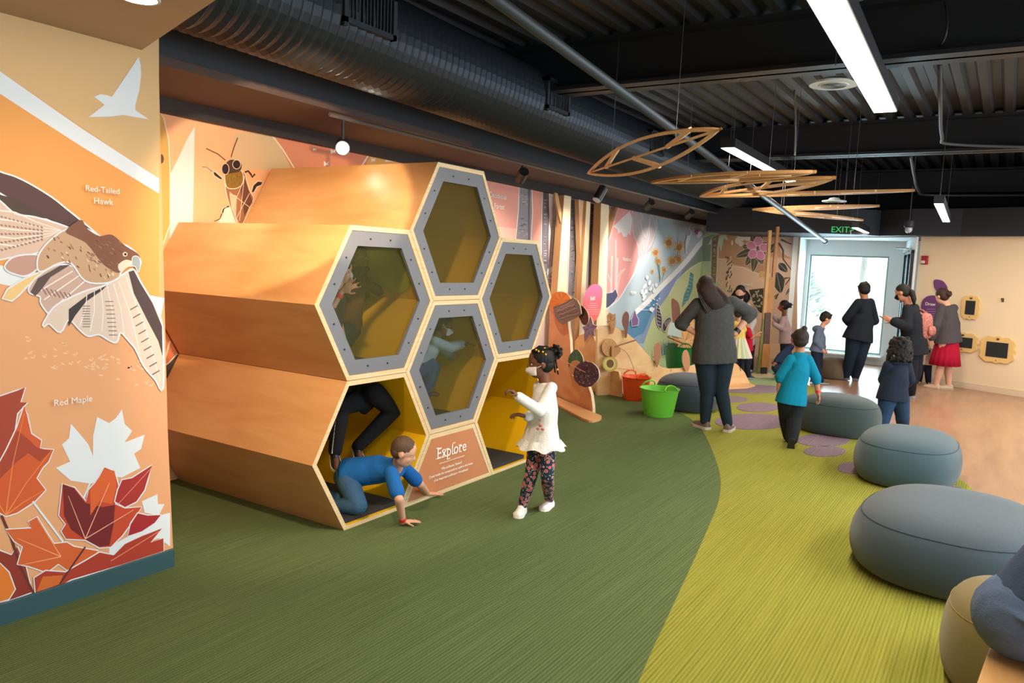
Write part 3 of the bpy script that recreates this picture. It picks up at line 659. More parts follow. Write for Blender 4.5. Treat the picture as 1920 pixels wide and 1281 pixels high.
for i in range(26):
    x, y = rnd.uniform(340, 480), rnd.uniform(955, 1060); A.line(P1([(x, y), (x+12, y+8)]), 1.4, rnd.choice(['5d382b', 'a5785c', '93644c']))
A.poly(P1([(470, 1060), (500, 1040), (530, 1050), (515, 1065), (490, 1080), (475, 1085)]), 'e4d3bd', sm=True)
A.poly(P1([(528, 1030), (548, 1028), (557, 1048), (555, 1075), (548, 1088), (540, 1068), (527, 1060)]), '9aa3a6', sm=True, ol=WHT, olw=1.2)
A.dot(P1([(497, 1018)])[0], 4.6, 4.4, 'd9cda0'); A.lay += 1; A.dot(P1([(498, 1018)])[0], 2.4, 2.4, '1c1614'); A.lay += 1
A.build('hawk_print', wall_pillar)
# maple leaves
A = Art(pn, PY-.0015)
def P2(pts): return rp(pts, (0, 600), K2)
A.poly(P2([(430, 315), (440, 368), (466, 392), (440, 432), (510, 405), (498, 455), (473, 472), (495, 522), (430, 556), (400, 552), (320, 578), (250, 567), (197, 522), (247, 500), (218, 440), (243, 418), (250, 366), (290, 412), (312, 440), (328, 480), (328, 410), (342, 342), (385, 364), (410, 345)]), WHT)
A.line(P2([(320, 570), (290, 640)]), 3, WHT)
A.poly(P2([(600, 800), (600, 680), (560, 690), (500, 740), (440, 770), (385, 800), (385, 840), (480, 800), (560, 770)]), WHT)
A.poly(P2([(500, 640), (555, 615), (557, 650), (580, 650), (560, 690), (510, 680)]), WHT)
ol = dict(ol=WHT, olw=2.2)
A.poly(P2([(-60, 230), (0, 270), (60, 250), (88, 238), (72, 290), (95, 292), (60, 330), (50, 400), (0, 520), (-60, 520)]), 'a3422c', **ol)
A.poly(P2([(85, 305), (95, 335), (103, 372), (110, 402), (145, 425), (140, 455), (188, 458), (170, 500), (150, 520), (128, 558), (160, 600), (122, 640), (60, 680), (20, 692), (0, 680), (-60, 660), (-60, 560), (0, 500), (22, 460), (60, 380)]), 'cf5a2c', **ol)
A.poly(P2([(20, 470), (60, 390), (100, 420), (130, 450), (180, 462), (140, 500), (100, 470), (60, 500), (20, 540), (0, 560), (0, 500)]), 'a5432a')
for q in ((85, 330), (180, 462), (155, 600), (-40, 560)): A.line(P2([(20, 690), ((20+q[0])/2-8, (690+q[1])/2), q]), 2.2, 'e98a4e', w2=.8)
A.line(P2([(115, 640), (222, 782)]), 4, WHT)
A.poly(P2([(-60, 780), (0, 815), (40, 830), (60, 800), (90, 870), (112, 960), (0, 1000), (-60, 1010)]), '8e3528', **ol)
A.poly(P2([(-60, 880), (0, 860), (30, 890), (52, 950), (30, 985), (-60, 1010)]), 'dd7a2f', **ol)
A.line(P2([(5, 690), (40, 770), (70, 870), (118, 965)]), 5, '6a2f2c')
A.poly(P2([(20, 740), (110, 735), (100, 712), (130, 695), (165, 752), (190, 790), (235, 785), (260, 800), (345, 815), (320, 850), (240, 885), (205, 860), (165, 890), (100, 868), (62, 862), (80, 800), (50, 780)]), 'd0602f', **ol)
for q in ((130, 700), (60, 770), (70, 865)): A.line(P2([(215, 835), q]), 1.6, 'f0a878', w2=.7)
A.poly(P2([(220, 578), (262, 592), (303, 642), (312, 600), (340, 570), (368, 520), (392, 530), (402, 532), (418, 590), (405, 650), (440, 665), (498, 660), (470, 705), (430, 760), (390, 800), (350, 803), (300, 775), (232, 772), (216, 745), (232, 720), (208, 690)]), 'c1472a', **ol)
A.poly(P2([(220, 580), (260, 594), (300, 645), (360, 660), (405, 652), (400, 720), (385, 795), (350, 800), (300, 775), (250, 740), (225, 690)]), '712222')
A.poly(P2([(318, 600), (368, 525), (404, 535), (410, 590), (395, 650), (350, 640), (318, 690)]), 'd85f2e')
for q in ((240, 620), (385, 575), (470, 670)): A.line(P2([(300, 772), q]), 1.6, 'f3b89a', w2=.8)
A.poly(P2([(415, 600), (430, 565), (465, 558), (535, 513), (520, 560), (508, 600), (480, 640), (440, 660), (405, 640)]), 'a8302a', **ol)
A.line(P2([(415, 650), (530, 525)]), 1.2, 'd98a70')
A.poly(P2([(450, 762), (460, 720), (485, 682), (520, 690), (566, 688), (545, 715), (500, 745)]), 'a3262a', **ol)
A.poly(P2([(125, 965), (120, 910), (160, 885), (230, 890), (300, 850), (350, 820), (400, 830), (440, 790), (500, 762), (570, 735), (530, 785), (575, 770), (576, 815), (430, 862), (250, 915), (125, 985)]), 'a93a28', **ol)
A.poly(P2([(125, 965), (150, 905), (220, 900), (210, 930)]), 'd0682f'); A.line(P2([(210, 930), (300, 800)]), 3, '5b2a28')
A.line(P2([(390, 850), (560, 745)]), 1.4, 'e38a68')
A.build('maple_leaf_print', wall_pillar)
LP = mat('white_print_text', 'e9e5df', .5)
for s_, px, py, hh in (('Red-Tailed', 193, 361, 11), ('Hawk', 194, 383, 11.5), ('Red Maple', 138, 757, 12)):
    p = atY(px, py, PY-.018); q = atY(px, py-hh, PY-.018); text('species_lettering', s_, LP, p, (1, 0, 0), (0, 0, 1), q.z-p.z, wall_pillar, ext=.0005)

# ================================================================== LONG MURAL
def wart(o=0): return Art(WN, WD - o)
A = wart(0)
A.poly([(300, 150), (545, 262), (545, 1000), (300, 1000)], 'eab184')
A.poly([(440, 250), (507, 250), (555, 318), (430, 318)], 'd3b58c')
A.poly([(507, 240), (700, 280), (700, 420), (600, 420)], 'd98a68')
A.line([(505, 247), (530, 280), (552, 316)], 2.5, 'f0dcc4')
A.poly([(698, 285), (745, 290), (745, 400), (640, 400)], 'e5ac5e'); A.line([(694, 286), (678, 312)], 3, 'f0dcc4')
A.poly([(723, 296), (733, 294), (748, 302), (722, 304)], 'f0e6e0')
for c_ in ((590, 280, 3), (625, 284, 5), (612, 307, 5), (700, 300, 4)):
    x, y, r = c_; A.poly([(x-r, y-r), (x, y-1), (x+r, y-r), (x+r*.6, y+1), (x+r, y+r*.7), (x, y+r*.5), (x-r, y+r)], 'efe3da')
# gold panel and white blade at the left
A.poly([(296, 205), (306, 222), (315, 262), (318, 330), (318, 420), (300, 470), (296, 470)], 'cba45a', ol='f0dcc4', olw=2)
A.dot((302, 298), 5, 9, '5c4a35'); A.lay += 1
A.poly([(365, 237), (350, 262), (335, 295), (320, 325), (318, 455), (300, 480), (358, 480), (362, 400)], 'e6dcd6')
A.poly([(296, 600), (345, 650), (345, 720), (296, 720)], 'd9835a'); A.line([(318, 640), (305, 690)], 3, 'f0dcc4')
A.poly([(318, 680), (332, 665), (345, 668), (330, 700), (305, 722), (300, 695)], '5a4a40', ol='efe6dc', olw=2)
A.build('mural_background', wall_left)
# bee
A = wart(.004); K = 4.27; O = (280, 180)
def P3(pts): return rp(pts, O, K)
A.line(P3([(610, 515), (550, 465), (455, 420)]), 1.6, '5b3a2c'); A.line(P3([(655, 490), (675, 420), (708, 335)]), 1.8, '6a4330')
bo = dict(ol='f0dcc4', olw=1.5)
A.line(P3([(418, 568), (470, 575), (510, 610)]), 2, 'f0dcc4'); A.line(P3([(580, 660), (510, 610), (465, 572), (420, 568)]), 1.2, '4a3a34')
A.poly(P3([(512, 608), (530, 612), (585, 662), (570, 668), (520, 635)]), '33292c', **bo)
A.line(P3([(765, 612), (790, 600), (812, 625), (825, 650), (845, 625)]), 3, '3a2c28')
A.poly(P3([(818, 770), (835, 715), (870, 685), (905, 690), (895, 712), (860, 725), (835, 770)]), '3a2c28', **bo)
A.line(P3([(655, 880), (615, 890), (585, 925), (565, 985), (520, 1003)]), 2.6, '4a342c', w2=1); A.poly(P3([(580, 938), (588, 905), (612, 888), (605, 920), (588, 940)]), '33292c', **bo)
A.poly(P3([(600, 905), (660, 880), (700, 1020), (540, 1020), (585, 960)]), 'e8dccf')
A.poly(P3([(605, 640), (640, 620), (720, 600), (760, 620), (775, 680), (800, 760), (830, 820), (800, 890), (745, 1020), (700, 1020), (640, 860), (612, 740)]), '9c6b4a', sm=True, **bo)
A.poly(P3([(640, 780), (700, 800), (690, 1010), (720, 1020), (655, 900)]), 'e3bb9b'); A.poly(P3([(720, 700), (765, 660), (800, 770), (825, 850), (760, 960)]), '6a4334')
A.poly(P3([(605, 640), (625, 600), (690, 585), (740, 610), (748, 680), (720, 725), (670, 740), (620, 725)]), '8a6a30', sm=True, **bo)
for i in range(22):
    x, y = rnd.uniform(620, 740), rnd.uniform(620, 720); A.line(P3([(x, y), (x+3, y+18)]), .9, rnd.choice(['a58440', '6e5226', '77592c']))
for a_, b_ in (((760, 640), (720, 1000)), ((640, 770), (800, 890)), ((660, 900), (745, 700)), ((690, 990), (800, 780)), ((655, 880), (700, 1015))): A.line(P3([a_, b_]), 1, 'edd3bd')
A.poly(P3([(600, 560), (640, 515), (690, 515), (735, 545), (725, 600), (650, 620), (600, 620)]), '4f3b2e', sm=True)
for cx, cy, rx, ry in ((607, 585, 27, 42), (697, 548, 30, 34)):
    A.dot(P3([(cx, cy)])[0], rx/K+1.2, ry/K+1.2, 'e6cdb4'); A.lay += 1; A.dot(P3([(cx, cy)])[0], rx/K, ry/K, '2c2324'); A.lay += 1
A.build('bee_print', wall_left)
# birch and pink panels
A = wart(0); 
A.poly([(880, 320), (1042, 362), (1042, 760), (880, 760)], 'e59c8c')
A.poly([(900, 420), (975, 430), (968, 470), (900, 470)], 'eeb3a0')
A.poly([(1028, 360), (1142, 385), (1142, 720), (1000, 700)], 'd8bdb0')
O = (900, 320); K = 4.27
def trunk(pts, col, marks, seed):
    r_ = random.Random(seed); A.poly(pts, col, o=O, k=K, ol='eadfda', olw=1.4)
    x0 = min(p[0] for p in pts); x1 = max(p[0] for p in pts); y0 = min(p[1] for p in pts); y1 = max(p[1] for p in pts)
    for i in range(marks):
        y = r_.uniform(y0+20, y1-20); x = r_.uniform(x0+20, x1-45); L = r_.uniform(8, 40)
        A.line([(x, y), (min(x+L, x1-12), y+r_.uniform(-4, 4))], r_.uniform(.5, 1.6), r_.choice(['5d5458', 'a79ea0', '4d4548', 'b9b0b0']), o=O, k=K)
    A.line([((x0+x1)/2+(x1-x0)*.3, y0+8), ((x0+x1)/2+(x1-x0)*.28, y1-8)], 3, '6a5f62', o=O, k=K)
trunk([(318, 110), (412, 130), (418, 330), (405, 560), (405, 900), (290, 900), (290, 540), (310, 330)], '8f8689', 60, 1)
trunk([(505, 150), (550, 160), (555, 400), (540, 640), (545, 900), (490, 900), (492, 560), (498, 300)], '756c74', 50, 2)
trunk([(600, 330), (650, 200), (640, 600), (600, 850), (560, 1000), (540, 1000), (570, 700)], 'a98467', 40, 3)
A.poly([(537, 790), (612, 742), (612, 785), (537, 832)], 'f0ebe8', o=O, k=K)
A.line([(545, 780), (600, 900)], 1.2, 'f2ece8', o=O, k=K); A.line([(540, 830), (540, 1240)], 1, 'f2ece8', o=O, k=K); 
for y in (860, 900, 1180, 1210): A.line([(538, y), (575, y+6)], 1, 'f2ece8', o=O, k=K)
trunk([(725, 215), (790, 232), (775, 420), (750, 600), (745, 1000), (700, 1000), (715, 600)], '8b7f82', 50, 4)
trunk([(790, 240), (850, 250), (840, 500), (810, 900), (790, 900)], 'cf7a40', 20, 5)
trunk([(882, 262), (948, 275), (940, 500), (925, 900), (860, 920), (868, 600)], '746a6c', 110, 6)
A.build('birch_trunk_print', wall_left)
for s_, px, py, hh in (('Deciduous', 934, 372, 10.5), ('Forest', 936, 392, 10.5)):
    n_, d_ = WN.normalized(), WD/WN.length-.019; p = onpl(px, py, n_, d_); q = onpl(px, py-hh, n_, d_); text('mural_lettering', s_, LP, p, (1, WS, 0), (0, 0, 1), (q-p).length, wall_left, ext=.0005, serif=True)
# wetlands to marine
A = wart(0); O = (1140, 360); K = 4.928
def P5(pts): return rp(pts, O, K)
A.poly([(1128, 384), (1352, 431), (1352, 760), (1100, 760)], 'adbac2')
A.poly(P5([(90, 130), (240, 165), (320, 175), (440, 230), (440, 420), (400, 540), (320, 600), (290, 600), (-60, 1200), (-60, 500)]), 'a9a0a2')
A.poly(P5([(90, 130), (225, 165), (240, 400), (280, 520), (285, 600), (235, 750), (180, 860), (90, 1000), (-60, 1110), (-60, 600), (30, 400)]), 'e29690', ol='eccac4', olw=1.2)
A.poly(P5([(200, 180), (130, 240), (50, 320), (85, 345), (95, 385), (120, 370), (140, 412), (170, 415), (185, 380), (205, 400), (215, 330), (225, 250)]), 'ddd2d0')
for pts in ([(225, 250), (235, 380), (270, 460), (310, 560), (340, 580), (360, 540), (400, 480), (430, 400), (440, 320), (400, 210), (380, 300), (350, 420), (300, 300), (325, 240), (290, 180)],):
    A.line(P5(pts), .8, 'd8c8c6', sm=True)
    A.line(P5([(300, 200), (320, 400), (335, 560)]), .7, 'd8c8c6'); A.line(P5([(390, 230), (380, 400), (345, 560)]), .7, 'd8c8c6')
A.poly(P5([(225, 190), (290, 190), (325, 240), (300, 300), (330, 420), (310, 540), (270, 460), (235, 380)]), 'b7a5a5')
for x, y0_, y1_, w_ in ((75, 440, 1000, 2.2), (38, 590, 930, 3), (88, 610, 930, 3)): A.line(P5([(x, y0_), (x-10, y1_)]), w_, 'e3c3bf')
for pts in ([(0, 760), (30, 860), (45, 1000)], [(130, 720), (90, 790), (60, 1000)], [(160, 710), (110, 780), (75, 1000)]): A.line(P5(pts), 1.2, 'ecd0cb', sm=True)
A.poly(P5([(-20, 940), (40, 930), (70, 900), (90, 960), (60, 1010), (10, 1060), (-30, 1080)]), '4a4666', ol='e6d8dc', olw=1)
A.poly(P5([(290, 1090), (380, 1010), (490, 890), (640, 720), (800, 560), (880, 470), (960, 400), (1050, 360), (1045, 900), (330, 1400), (150, 1400), (200, 1200)]), '8799bd')
A.poly(P5([(290, 1090), (490, 890), (460, 1000), (400, 1130), (330, 1300), (150, 1400), (150, 1250)]), '5583a8')
A.poly(P5([(480, 1060), (560, 950), (640, 830), (760, 700), (900, 630), (1045, 610), (1045, 1600), (340, 1600), (330, 1400), (400, 1200)]), 'c3c998', sm=False)
A.poly(P5([(800, 600), (880, 480), (960, 420), (1045, 380), (1045, 620), (900, 630), (740, 710), (640, 830), (700, 720)]), '84907f')
A.poly(P5([(760, 740), (740, 860), (700, 960), (680, 1070), (740, 1000), (780, 900), (790, 760)]), '4d8f92')
for t in range(8): A.line(P5([(755-t*8, 780+t*35), (785-t*8, 800+t*30)]), .7, 'c9dcd8')
A.line(P5([(560, 960), (640, 820), (770, 700), (900, 630), (960, 615)]), 1.6, 'd9dfc0', sm=True); A.line(P5([(600, 880), (720, 640), (820, 540)]), 1, 'b8c4d8')
A.line(P5([(250, 1115), (360, 1020), (480, 890), (620, 750), (740, 620), (850, 480), (950, 400), (1060, 362)]), 9, 'e8e4e4', sm=True)
A.line(P5([(-30, 1090), (90, 1000), (180, 860), (250, 740), (320, 590)]), 2, 'd9dbe0', sm=True)
A.build('wetland_print', wall_left)
A = wart(.004)
def sunfl(cx, cy, r, seed):
    r_ = random.Random(seed)
    for k in range(14):
        a = k*2*pi/14; p = (cx+r*cos(a), cy+r*1.15*sin(a)); q = (cx+.45*r*cos(a+.25), cy+.5*r*sin(a+.25)); s_ = (cx+.45*r*cos(a-.25), cy+.5*r*sin(a-.25)); A.poly(P5([q, p, s_]), r_.choice(['d9a95a', 'cf9c50', 'e2b96e']))
    A.dot(P5([(cx, cy)])[0], r*.42/K, r*.5/K, 'a87550'); A.lay += 1
for a in ((440, 560, 48, 1), (560, 470, 62, 2), (655, 510, 62, 3), (590, 640, 55, 4), (515, 720, 34, 5), (405, 735, 22, 6), (460, 640, 40, 7), (650, 620, 45, 8)): sunfl(*a)
for a_, b_ in (((440, 600), (480, 800)), ((470, 650), (475, 830)), ((515, 740), (490, 820))): A.line(P5([a_, b_]), .9, '6f8a6a')
for i, (x, y) in enumerate([(355, 790), (378, 840), (335, 870), (345, 920), (325, 950), (330, 980), (410, 870), (420, 910), (395, 890), (440, 860), (310, 920)]): A.dot(P5([(x, y)])[0], 2.6, 4.2+i % 3, 'dfe3e6', .3*(i % 3)); 
A.lay += 1
A.line(P5([(765, 300), (745, 340), (765, 380), (730, 440), (715, 520), (720, 570)]), 2.2, 'e3e0e6', sm=True); A.poly(P5([(725, 400), (760, 410), (740, 480), (715, 540), (708, 470)]), 'dfdde4')
for a_, b_ in (((680, 330), (880, 320)), ((690, 345), (860, 310)), ((700, 350), (830, 360)), ((660, 400), (720, 390))): A.line(P5([a_, b_]), .8, 'cfd3dc')
for x, y, c_ in ((830, 400, 'e7d8e2'), (860, 320, 'dfe0ea'), (895, 400, 'd7b3cc'), (925, 365, 'e8e4e8'), (820, 370, 'b0568a'), (900, 420, 'a55a8c'), (845, 385, 'ece6ec'), (875, 335, 'eceaf0')): A.dot(P5([(x, y)])[0], 4, 5, c_); A.lay += 1
A.poly(P5([(885, 650), (900, 636), (917, 660), (915, 720), (885, 710)]), '8a5a8c', sm=True)
A.line(P5([(660, 300), (640, 470)]), .8, 'b6bfc8')
for a_ in ([(480, 250), (470, 300), (500, 340)], [(520, 260), (500, 330), (540, 300)], [(455, 240), (490, 370), (530, 330), (540, 260)]): A.line(P5(a_), .7, 'b0bcc0', sm=True)
for i in range(26):
    x = rnd.uniform(400, 500); A.dot(P5([(x, 980+rnd.uniform(0, 130))])[0], 1.6, 1.2, 'e6e6ea') if i < 8 else None
A.poly(P5([(375, 1075), (400, 1060), (425, 1080), (410, 1105), (380, 1100)]), 'e9e9ee')
for y in (1045, 1060, 1090): A.line(P5([(290, y), (385, y-12 if y < 1070 else y)]), .9, 'cfe0ea')
A.poly(P5([(210, 1180), (225, 1140), (240, 1085), (255, 1140), (275, 1180), (270, 1230), (215, 1240)]), '7a5580', ol='d8d0e0', olw=1)
for i in range(8): A.line(P5([(85+i*14, 1180), (70+i*14, 1250)]), .8, 'dde2ea')
for i in range(9): A.poly(P5([(415+i*0, 1280), (0, 0), (0, 0)]) if False else [(1222+i*2.4, 668), (1223+i*2.4, 650-(i % 4)*4), (1225+i*2.4, 668)], 'e6e8dc')
# zebra fish tail
for pts in ([(455, 1040), (440, 1120), (450, 1220), (480, 1260), (490, 1180), (475, 1100)], [(500, 1230), (520, 1190), (560, 1160), (575, 1190), (540, 1240), (525, 1280), (505, 1280)]):
    A.poly(P5(pts), '4c3f50', sm=True, ol='ddd6dc', olw=1)
for i in range(6): A.line(P5([(447, 1070+i*30), (480, 1085+i*30)]), 1, 'dcd4da'); 
for i in range(4): A.line(P5([(515+i*14, 1200-i*8), (530+i*14, 1240-i*8)]), 1.1, 'dcd4da')
# aloe and reed pictures low on the wall
for i in range(7): A.poly([(1236+i*3.2, 668), (1235+i*3.4, 640-(i % 3)*3), (1238.5+i*3.3, 668)], '2d6a6c' if i % 2 else '3f8584')
for i in range(40): A.dot((rnd.uniform(1252, 1275), rnd.uniform(628, 668)), 1.2, 1.8, rnd.choice(['8fa884', 'c3cdb0', '6f8a6a'])); 
A.lay += 1
A.build('flower_print', wall_left)
for s_, px, py, hh in (('Wetlands', 1175.5, 490, 8), ('Marine', 1187.5, 552, 7.5), ('Island', 1264, 582, 6)):
    n_, d_ = WN.normalized(), WD/WN.length-.019; p = onpl(px, py, n_, d_); q = onpl(px, py-hh, n_, d_); text('mural_lettering', s_, LP, p, (1, WS, 0), (0, 0, 1), (q-p).length, wall_left, ext=.0005, serif=True)
# desert end wall
EN = en; ED = en.dot(EA)
A = Art(EN, ED); 
A.poly([(1300, 400), (1495, 440), (1495, 760), (1300, 760)], 'd6b092')
A.poly([(1300, 430), (1347, 425), (1347, 760), (1300, 760)], 'b3bda0')
A.poly(P5([(870, 430), (960, 395), (1010, 400), (1010, 640), (870, 640)]), '84907f')
A.poly(P5([(1025, 330), (1740, 430), (1740, 720), (1400, 760), (1300, 700), (1150, 670), (1025, 620)]), 'b98a6a')
A.poly(P5([(1150, 690), (1240, 700), (1330, 740), (1430, 770), (1500, 900), (1500, 1300), (1060, 1300), (1080, 1000)]), 'deb49a', ol='ead2c0', olw=1)
A.poly(P5([(1000, 620), (1100, 620), (1140, 660), (1090, 900), (1000, 800)]), 'd7ae92', ol='ead2c0', olw=1)
A.poly(P5([(1500, 600), (1740, 620), (1740, 1400), (1500, 1400)]), 'c9a58c'); A.poly(P5([(1560, 420), (1740, 420), (1740, 640), (1600, 560)]), 'c3b4a8')
A.poly(P5([(960, 420), (1030, 390), (1010, 520), (1005, 700), (995, 850), (950, 800), (955, 600)]), '85725e', ol='dcd6c4', olw=1)
for i in range(60): A.line(P5([(rnd.uniform(960, 1000), rnd.uniform(430, 780))]*1+[(rnd.uniform(965, 1005), rnd.uniform(430, 780))]) if False else P5([(965+rnd.uniform(0, 25), 430+i*6), (985+rnd.uniform(0, 15), 432+i*6)]), .8, rnd.choice(['5f4f40', 'b3a184']))
for i in range(70):
    y = 600+rnd.uniform(0, 320); x = 1115+rnd.uniform(-28, 28); A.dot(P5([(x, y)])[0], 1, 2.4, rnd.choice(['6e4f3c', 'e3c3a4', '5d4636']), .5)
A.lay += 1
A.poly(P5([(1040, 400), (1090, 395), (1110, 450), (1070, 430), (1045, 555), (1022, 470)]), 'b9c9ac'); A.poly(P5([(925, 490), (960, 430), (950, 480)]), 'cfdcc8')
A.line(P5([(1060, 362), (1130, 365), (1200, 390), (1260, 440)]), 9, 'dccfc4', sm=True)
for x, y, r in ((1205, 450, 30), (1240, 400, 26), (1290, 420, 30), (1230, 480, 22)): A.dot(P5([(x, y)])[0], r/K, r/K*1.1, 'dccabc'); A.lay += 1
A.dot(P5([(1148, 470)])[0], 1.6, 5, 'e6d6c6'); A.lay += 1
def leafp(a, b, w_, col='57503c'):
    dx, dy = b[0]-a[0], b[1]-a[1]; l = hypot(dx, dy); nx, ny = -dy/l*w_, dx/l*w_
    A.poly(P5([a, (a[0]+dx*.3+nx, a[1]+dy*.3+ny), (a[0]+dx*.7+nx*.8, a[1]+dy*.7+ny*.8), b, (a[0]+dx*.7-nx*.8, a[1]+dy*.7-ny*.8), (a[0]+dx*.3-nx, a[1]+dy*.3-ny)]), col, sm=True, ol='d8c4ae', olw=.7); A.line(P5([a, b]), .5, 'c9b79a')
for b_ in ((1240, 500), (1180, 600), (1270, 680), (1340, 740), (1430, 670), (1460, 580), (1330, 390), (1420, 385), (1480, 470)): leafp((1375, 530), b_, 34)
for k in range(5):
    a = -pi/2+k*2*pi/5+.15; c_ = (1382+62*cos(a), 525+68*sin(a)); A.dot(P5([c_])[0], 46/K, 40/K, 'eed0cf', a, 16); A.lay += 1; A.dot(P5([c_])[0], 42/K, 36/K, 'c9819b', a, 16); A.lay += 1
A.dot(P5([(1382, 525)])[0], 2, 2, '8a3a5a'); A.lay += 1
leafp((1440, 740), (1400, 790), 22, 'cfa04c'); leafp((1440, 740), (1445, 800), 14, 'cf9a4c')
# prickly pear block, big dark moth wings and branches
A.poly(P5([(1305, 905), (1440, 890), (1430, 1120), (1400, 1110), (1350, 1040)]), '413c30')
for i in range(26): A.dot(P5([(rnd.uniform(1315, 1435), rnd.uniform(900, 1080))])[0], 2.4, 1.4, 'b9aa8c', rnd.uniform(0, 3)); 
A.lay += 1
leafp((1560, 740), (1600, 935), 52, '3c3c38'); leafp((1580, 660), (1660, 740), 34, '3a3a38'); leafp((1500, 560), (1560, 470), 34, '4a4238'); leafp((1690, 880), (1640, 960), 10, '4a3a30')
for pts in ([(1580, 470), (1620, 540), (1620, 620), (1680, 700), (1695, 720)], [(1600, 440), (1700, 485)], [(1630, 800), (1690, 790), (1640, 860), (1630, 800)], [(1550, 990), (1580, 940), (1520, 980)]): A.line(P5(pts), 4, '5e4436', w2=1.4)
A.build('desert_print', wall_back)
n_, d_ = EN, ED+.019; p = onpl(1400, 536, n_, d_); q = onpl(1400, 529.5, n_, d_)
text('mural_lettering', 'Desert', LP, p, (0, 0, 1) and V((0, 0, 1)).cross(EN)*-1 if False else (ed if ed.dot(RT) > 0 else -ed), (0, 0, 1), (q-p).length, wall_back, ext=.0005, serif=True)
# ================================================================== OTTOMANS
def ottoman(label, cx, cy, a, b_, h_, col, seam, ex=2.3, rz=0, group='rounded pouf seats'):
    M = mat('wool_'+col, col, .95, bump=.35, scale=420, var=.07, vscale=90, spec=.2, sheen=.3); S2 = mat('seam_'+seam, seam, .9)
    t = thing('ottoman', label, 'ottoman', (cx, cy, 0), rz, group)
    prof = [(.78, .012), (.84, .03), (.91, .09), (.965, .18), (1, .32), (1.0, .46), (.985, .58), (.95, .70), (.895, .795), (.81, .875), (.68, .94), (.48, .985), (.25, 1), (.01, 1)]
    n = 56; b = MB(); rs = []
    def sq(t_): c, s_ = cos(t_), sin(t_); return (abs(c)**(2/ex)*(1 if c > 0 else -1), abs(s_)**(2/ex)*(1 if s_ > 0 else -1))
    for r, z in prof: rs.append([V((a*r*sq(2*pi*k/n)[0], b_*r*sq(2*pi*k/n)[1], z*h_)) for k in range(n)])
    b.rings(rs); b.build('cushion', M, t, smooth=True, local=True, subsurf=1)
    g = MB(); r = .902
    g.tube([(a*r*sq(2*pi*k/n)[0], b_*r*sq(2*pi*k/n)[1], .782*h_) for k in range(n+1)], .0018, 6); g.build('seam', S2, t, smooth=True, local=True)
    MB().lathe([(.80, 0), (.80, .02)], n=40, sx=a, sy=b_).build('base', mat('pouf_base', '17181a', .8), t, local=True)
ottoman('dark blue-grey pouf behind the green tub', 5.63, -.155, .42, .385, .42, '3f4955', '2f3740')
ottoman('low grey-green pouf beside the child in the teal shirt', 5.436, -1.897, .345, .42, .42, '3c4a4b', '2e3939')
ottoman('blue-grey pouf between the lower grey-green one and the biggest one', 3.882, -2.709, .56, .405, .42, '3b525c', '2c3f48', ex=2.6)
ottoman('biggest slate blue pouf at the right edge of the picture', 1.761, -3.158, .64, .53, .42, '3d4b55', '2d3840', ex=2.5, rz=-.1)
ottoman('olive mustard pouf in the bottom right corner', .44, -3.44, .33, .26, .42, '7a6c3e', 'a08a4c')
ottoman('small brown pouf near the window', 10.06, -1.03, .27, .235, .36, '6b5a48', '574939')
# ================================================================== TUBS
def tub(label, base, r0, r1, h_, col, ang, group='round flexible tubs with two handles'):
    M = mat('plastic_'+col, col, .38, spec=.5); t = thing('tub', label, 'tub', base, 0, group); n = 48
    prof = [(.01, 0), (r0*.96, 0), (r0, .012), (r0*1.01+.0, .03)]
    N_ = 12
    for i in range(N_+1): 
        f = i/N_; r = r0+(r1-r0)*f**.9; prof.append((r+(.0025 if i % 2 else 0), .03+(h_-.04)*f))
    prof += [(r1+.012, h_-.008), (r1+.014, h_), (r1+.002, h_+.001), (r1-.008, h_-.01), (r0, .025), (.01, .02)]
    MB().lathe(prof, n=n).build('tub_body', M, t, smooth=True, local=True, angle=50)
    for s_ in (0, pi):
        a = ang+s_; c = V((cos(a)*(r1+.006), sin(a)*(r1+.006), h_-.002)); u = V((-sin(a), cos(a), 0)); o = V((cos(a), sin(a), 0))
        pts = [c+u*(.085*cos(q))+V((0, 0, .06))*sin(q)-o*.03*sin(q) for q in [pi*i/14 for i in range(15)]]
        MB().tube(pts, .009, 8).build('handle', M, t, smooth=True, local=True)
p = FL(1190, 752); tub('orange plastic tub beside the green one', p+V((.08, .03, 0)), .145, .175, .30, 'ef5a20', .9)
p = FL(1232, 782); tub('bright lime green plastic tub in front of the orange one', p+V((.08, .02, 0)), .165, .215, .32, '6fc93c', 1.0)
p = FL(1268, 712); tub('dark green tub behind the dipped plywood dune board', (7.6, .62, 0), .24, .32, .55, '14713a', .3)
# ================================================================== BUILD STATION
ply2 = woodmat('station_ply', 'e2b380', 'cf9c64', .45, (1.5, 1.5, 4), 2)
PE = mat('station_ply_edge', 'ecd3ae', .6)
def vplane(a, b_):                             # upright plane through two floor places
    d = (V(b_)-V(a)); n = V((-d.y, d.x, 0)).normalized(); return n, n.dot(V(a))
def board(name, pts, pl, th, mats, parent=None, org=None, sm=False):
    n, d = pl; s_ = 1 if n.dot(CAM)-d > 0 else -1
    P_ = [onpl(x, y, n, d) for x, y in (smoothpoly(pts) if sm else pts)]
    for q in P_: q.z = max(q.z, 0.0)
    b = MB(); b.prism(P_, -n*s_*th, 0, 1 if len(mats) > 1 else 0); return b.build(name, mats, parent, origin=org)
def foot(name, pts, z, parent):
    b = MB(); b.prism([FL(x, y, z) for x, y in pts], (0, 0, -z+.001)); return b.build(name, [ply2], parent, bevel=.004)
A1, B1 = V((5.09, 1.38, 0)), V((4.42, .48, 0)); PL1 = vplane(A1, B1)
t = thing('play_board', 'tall curved plywood fin board with a sloping foot, beside the honeycomb climber', 'play board', (4.7, .9, 0))
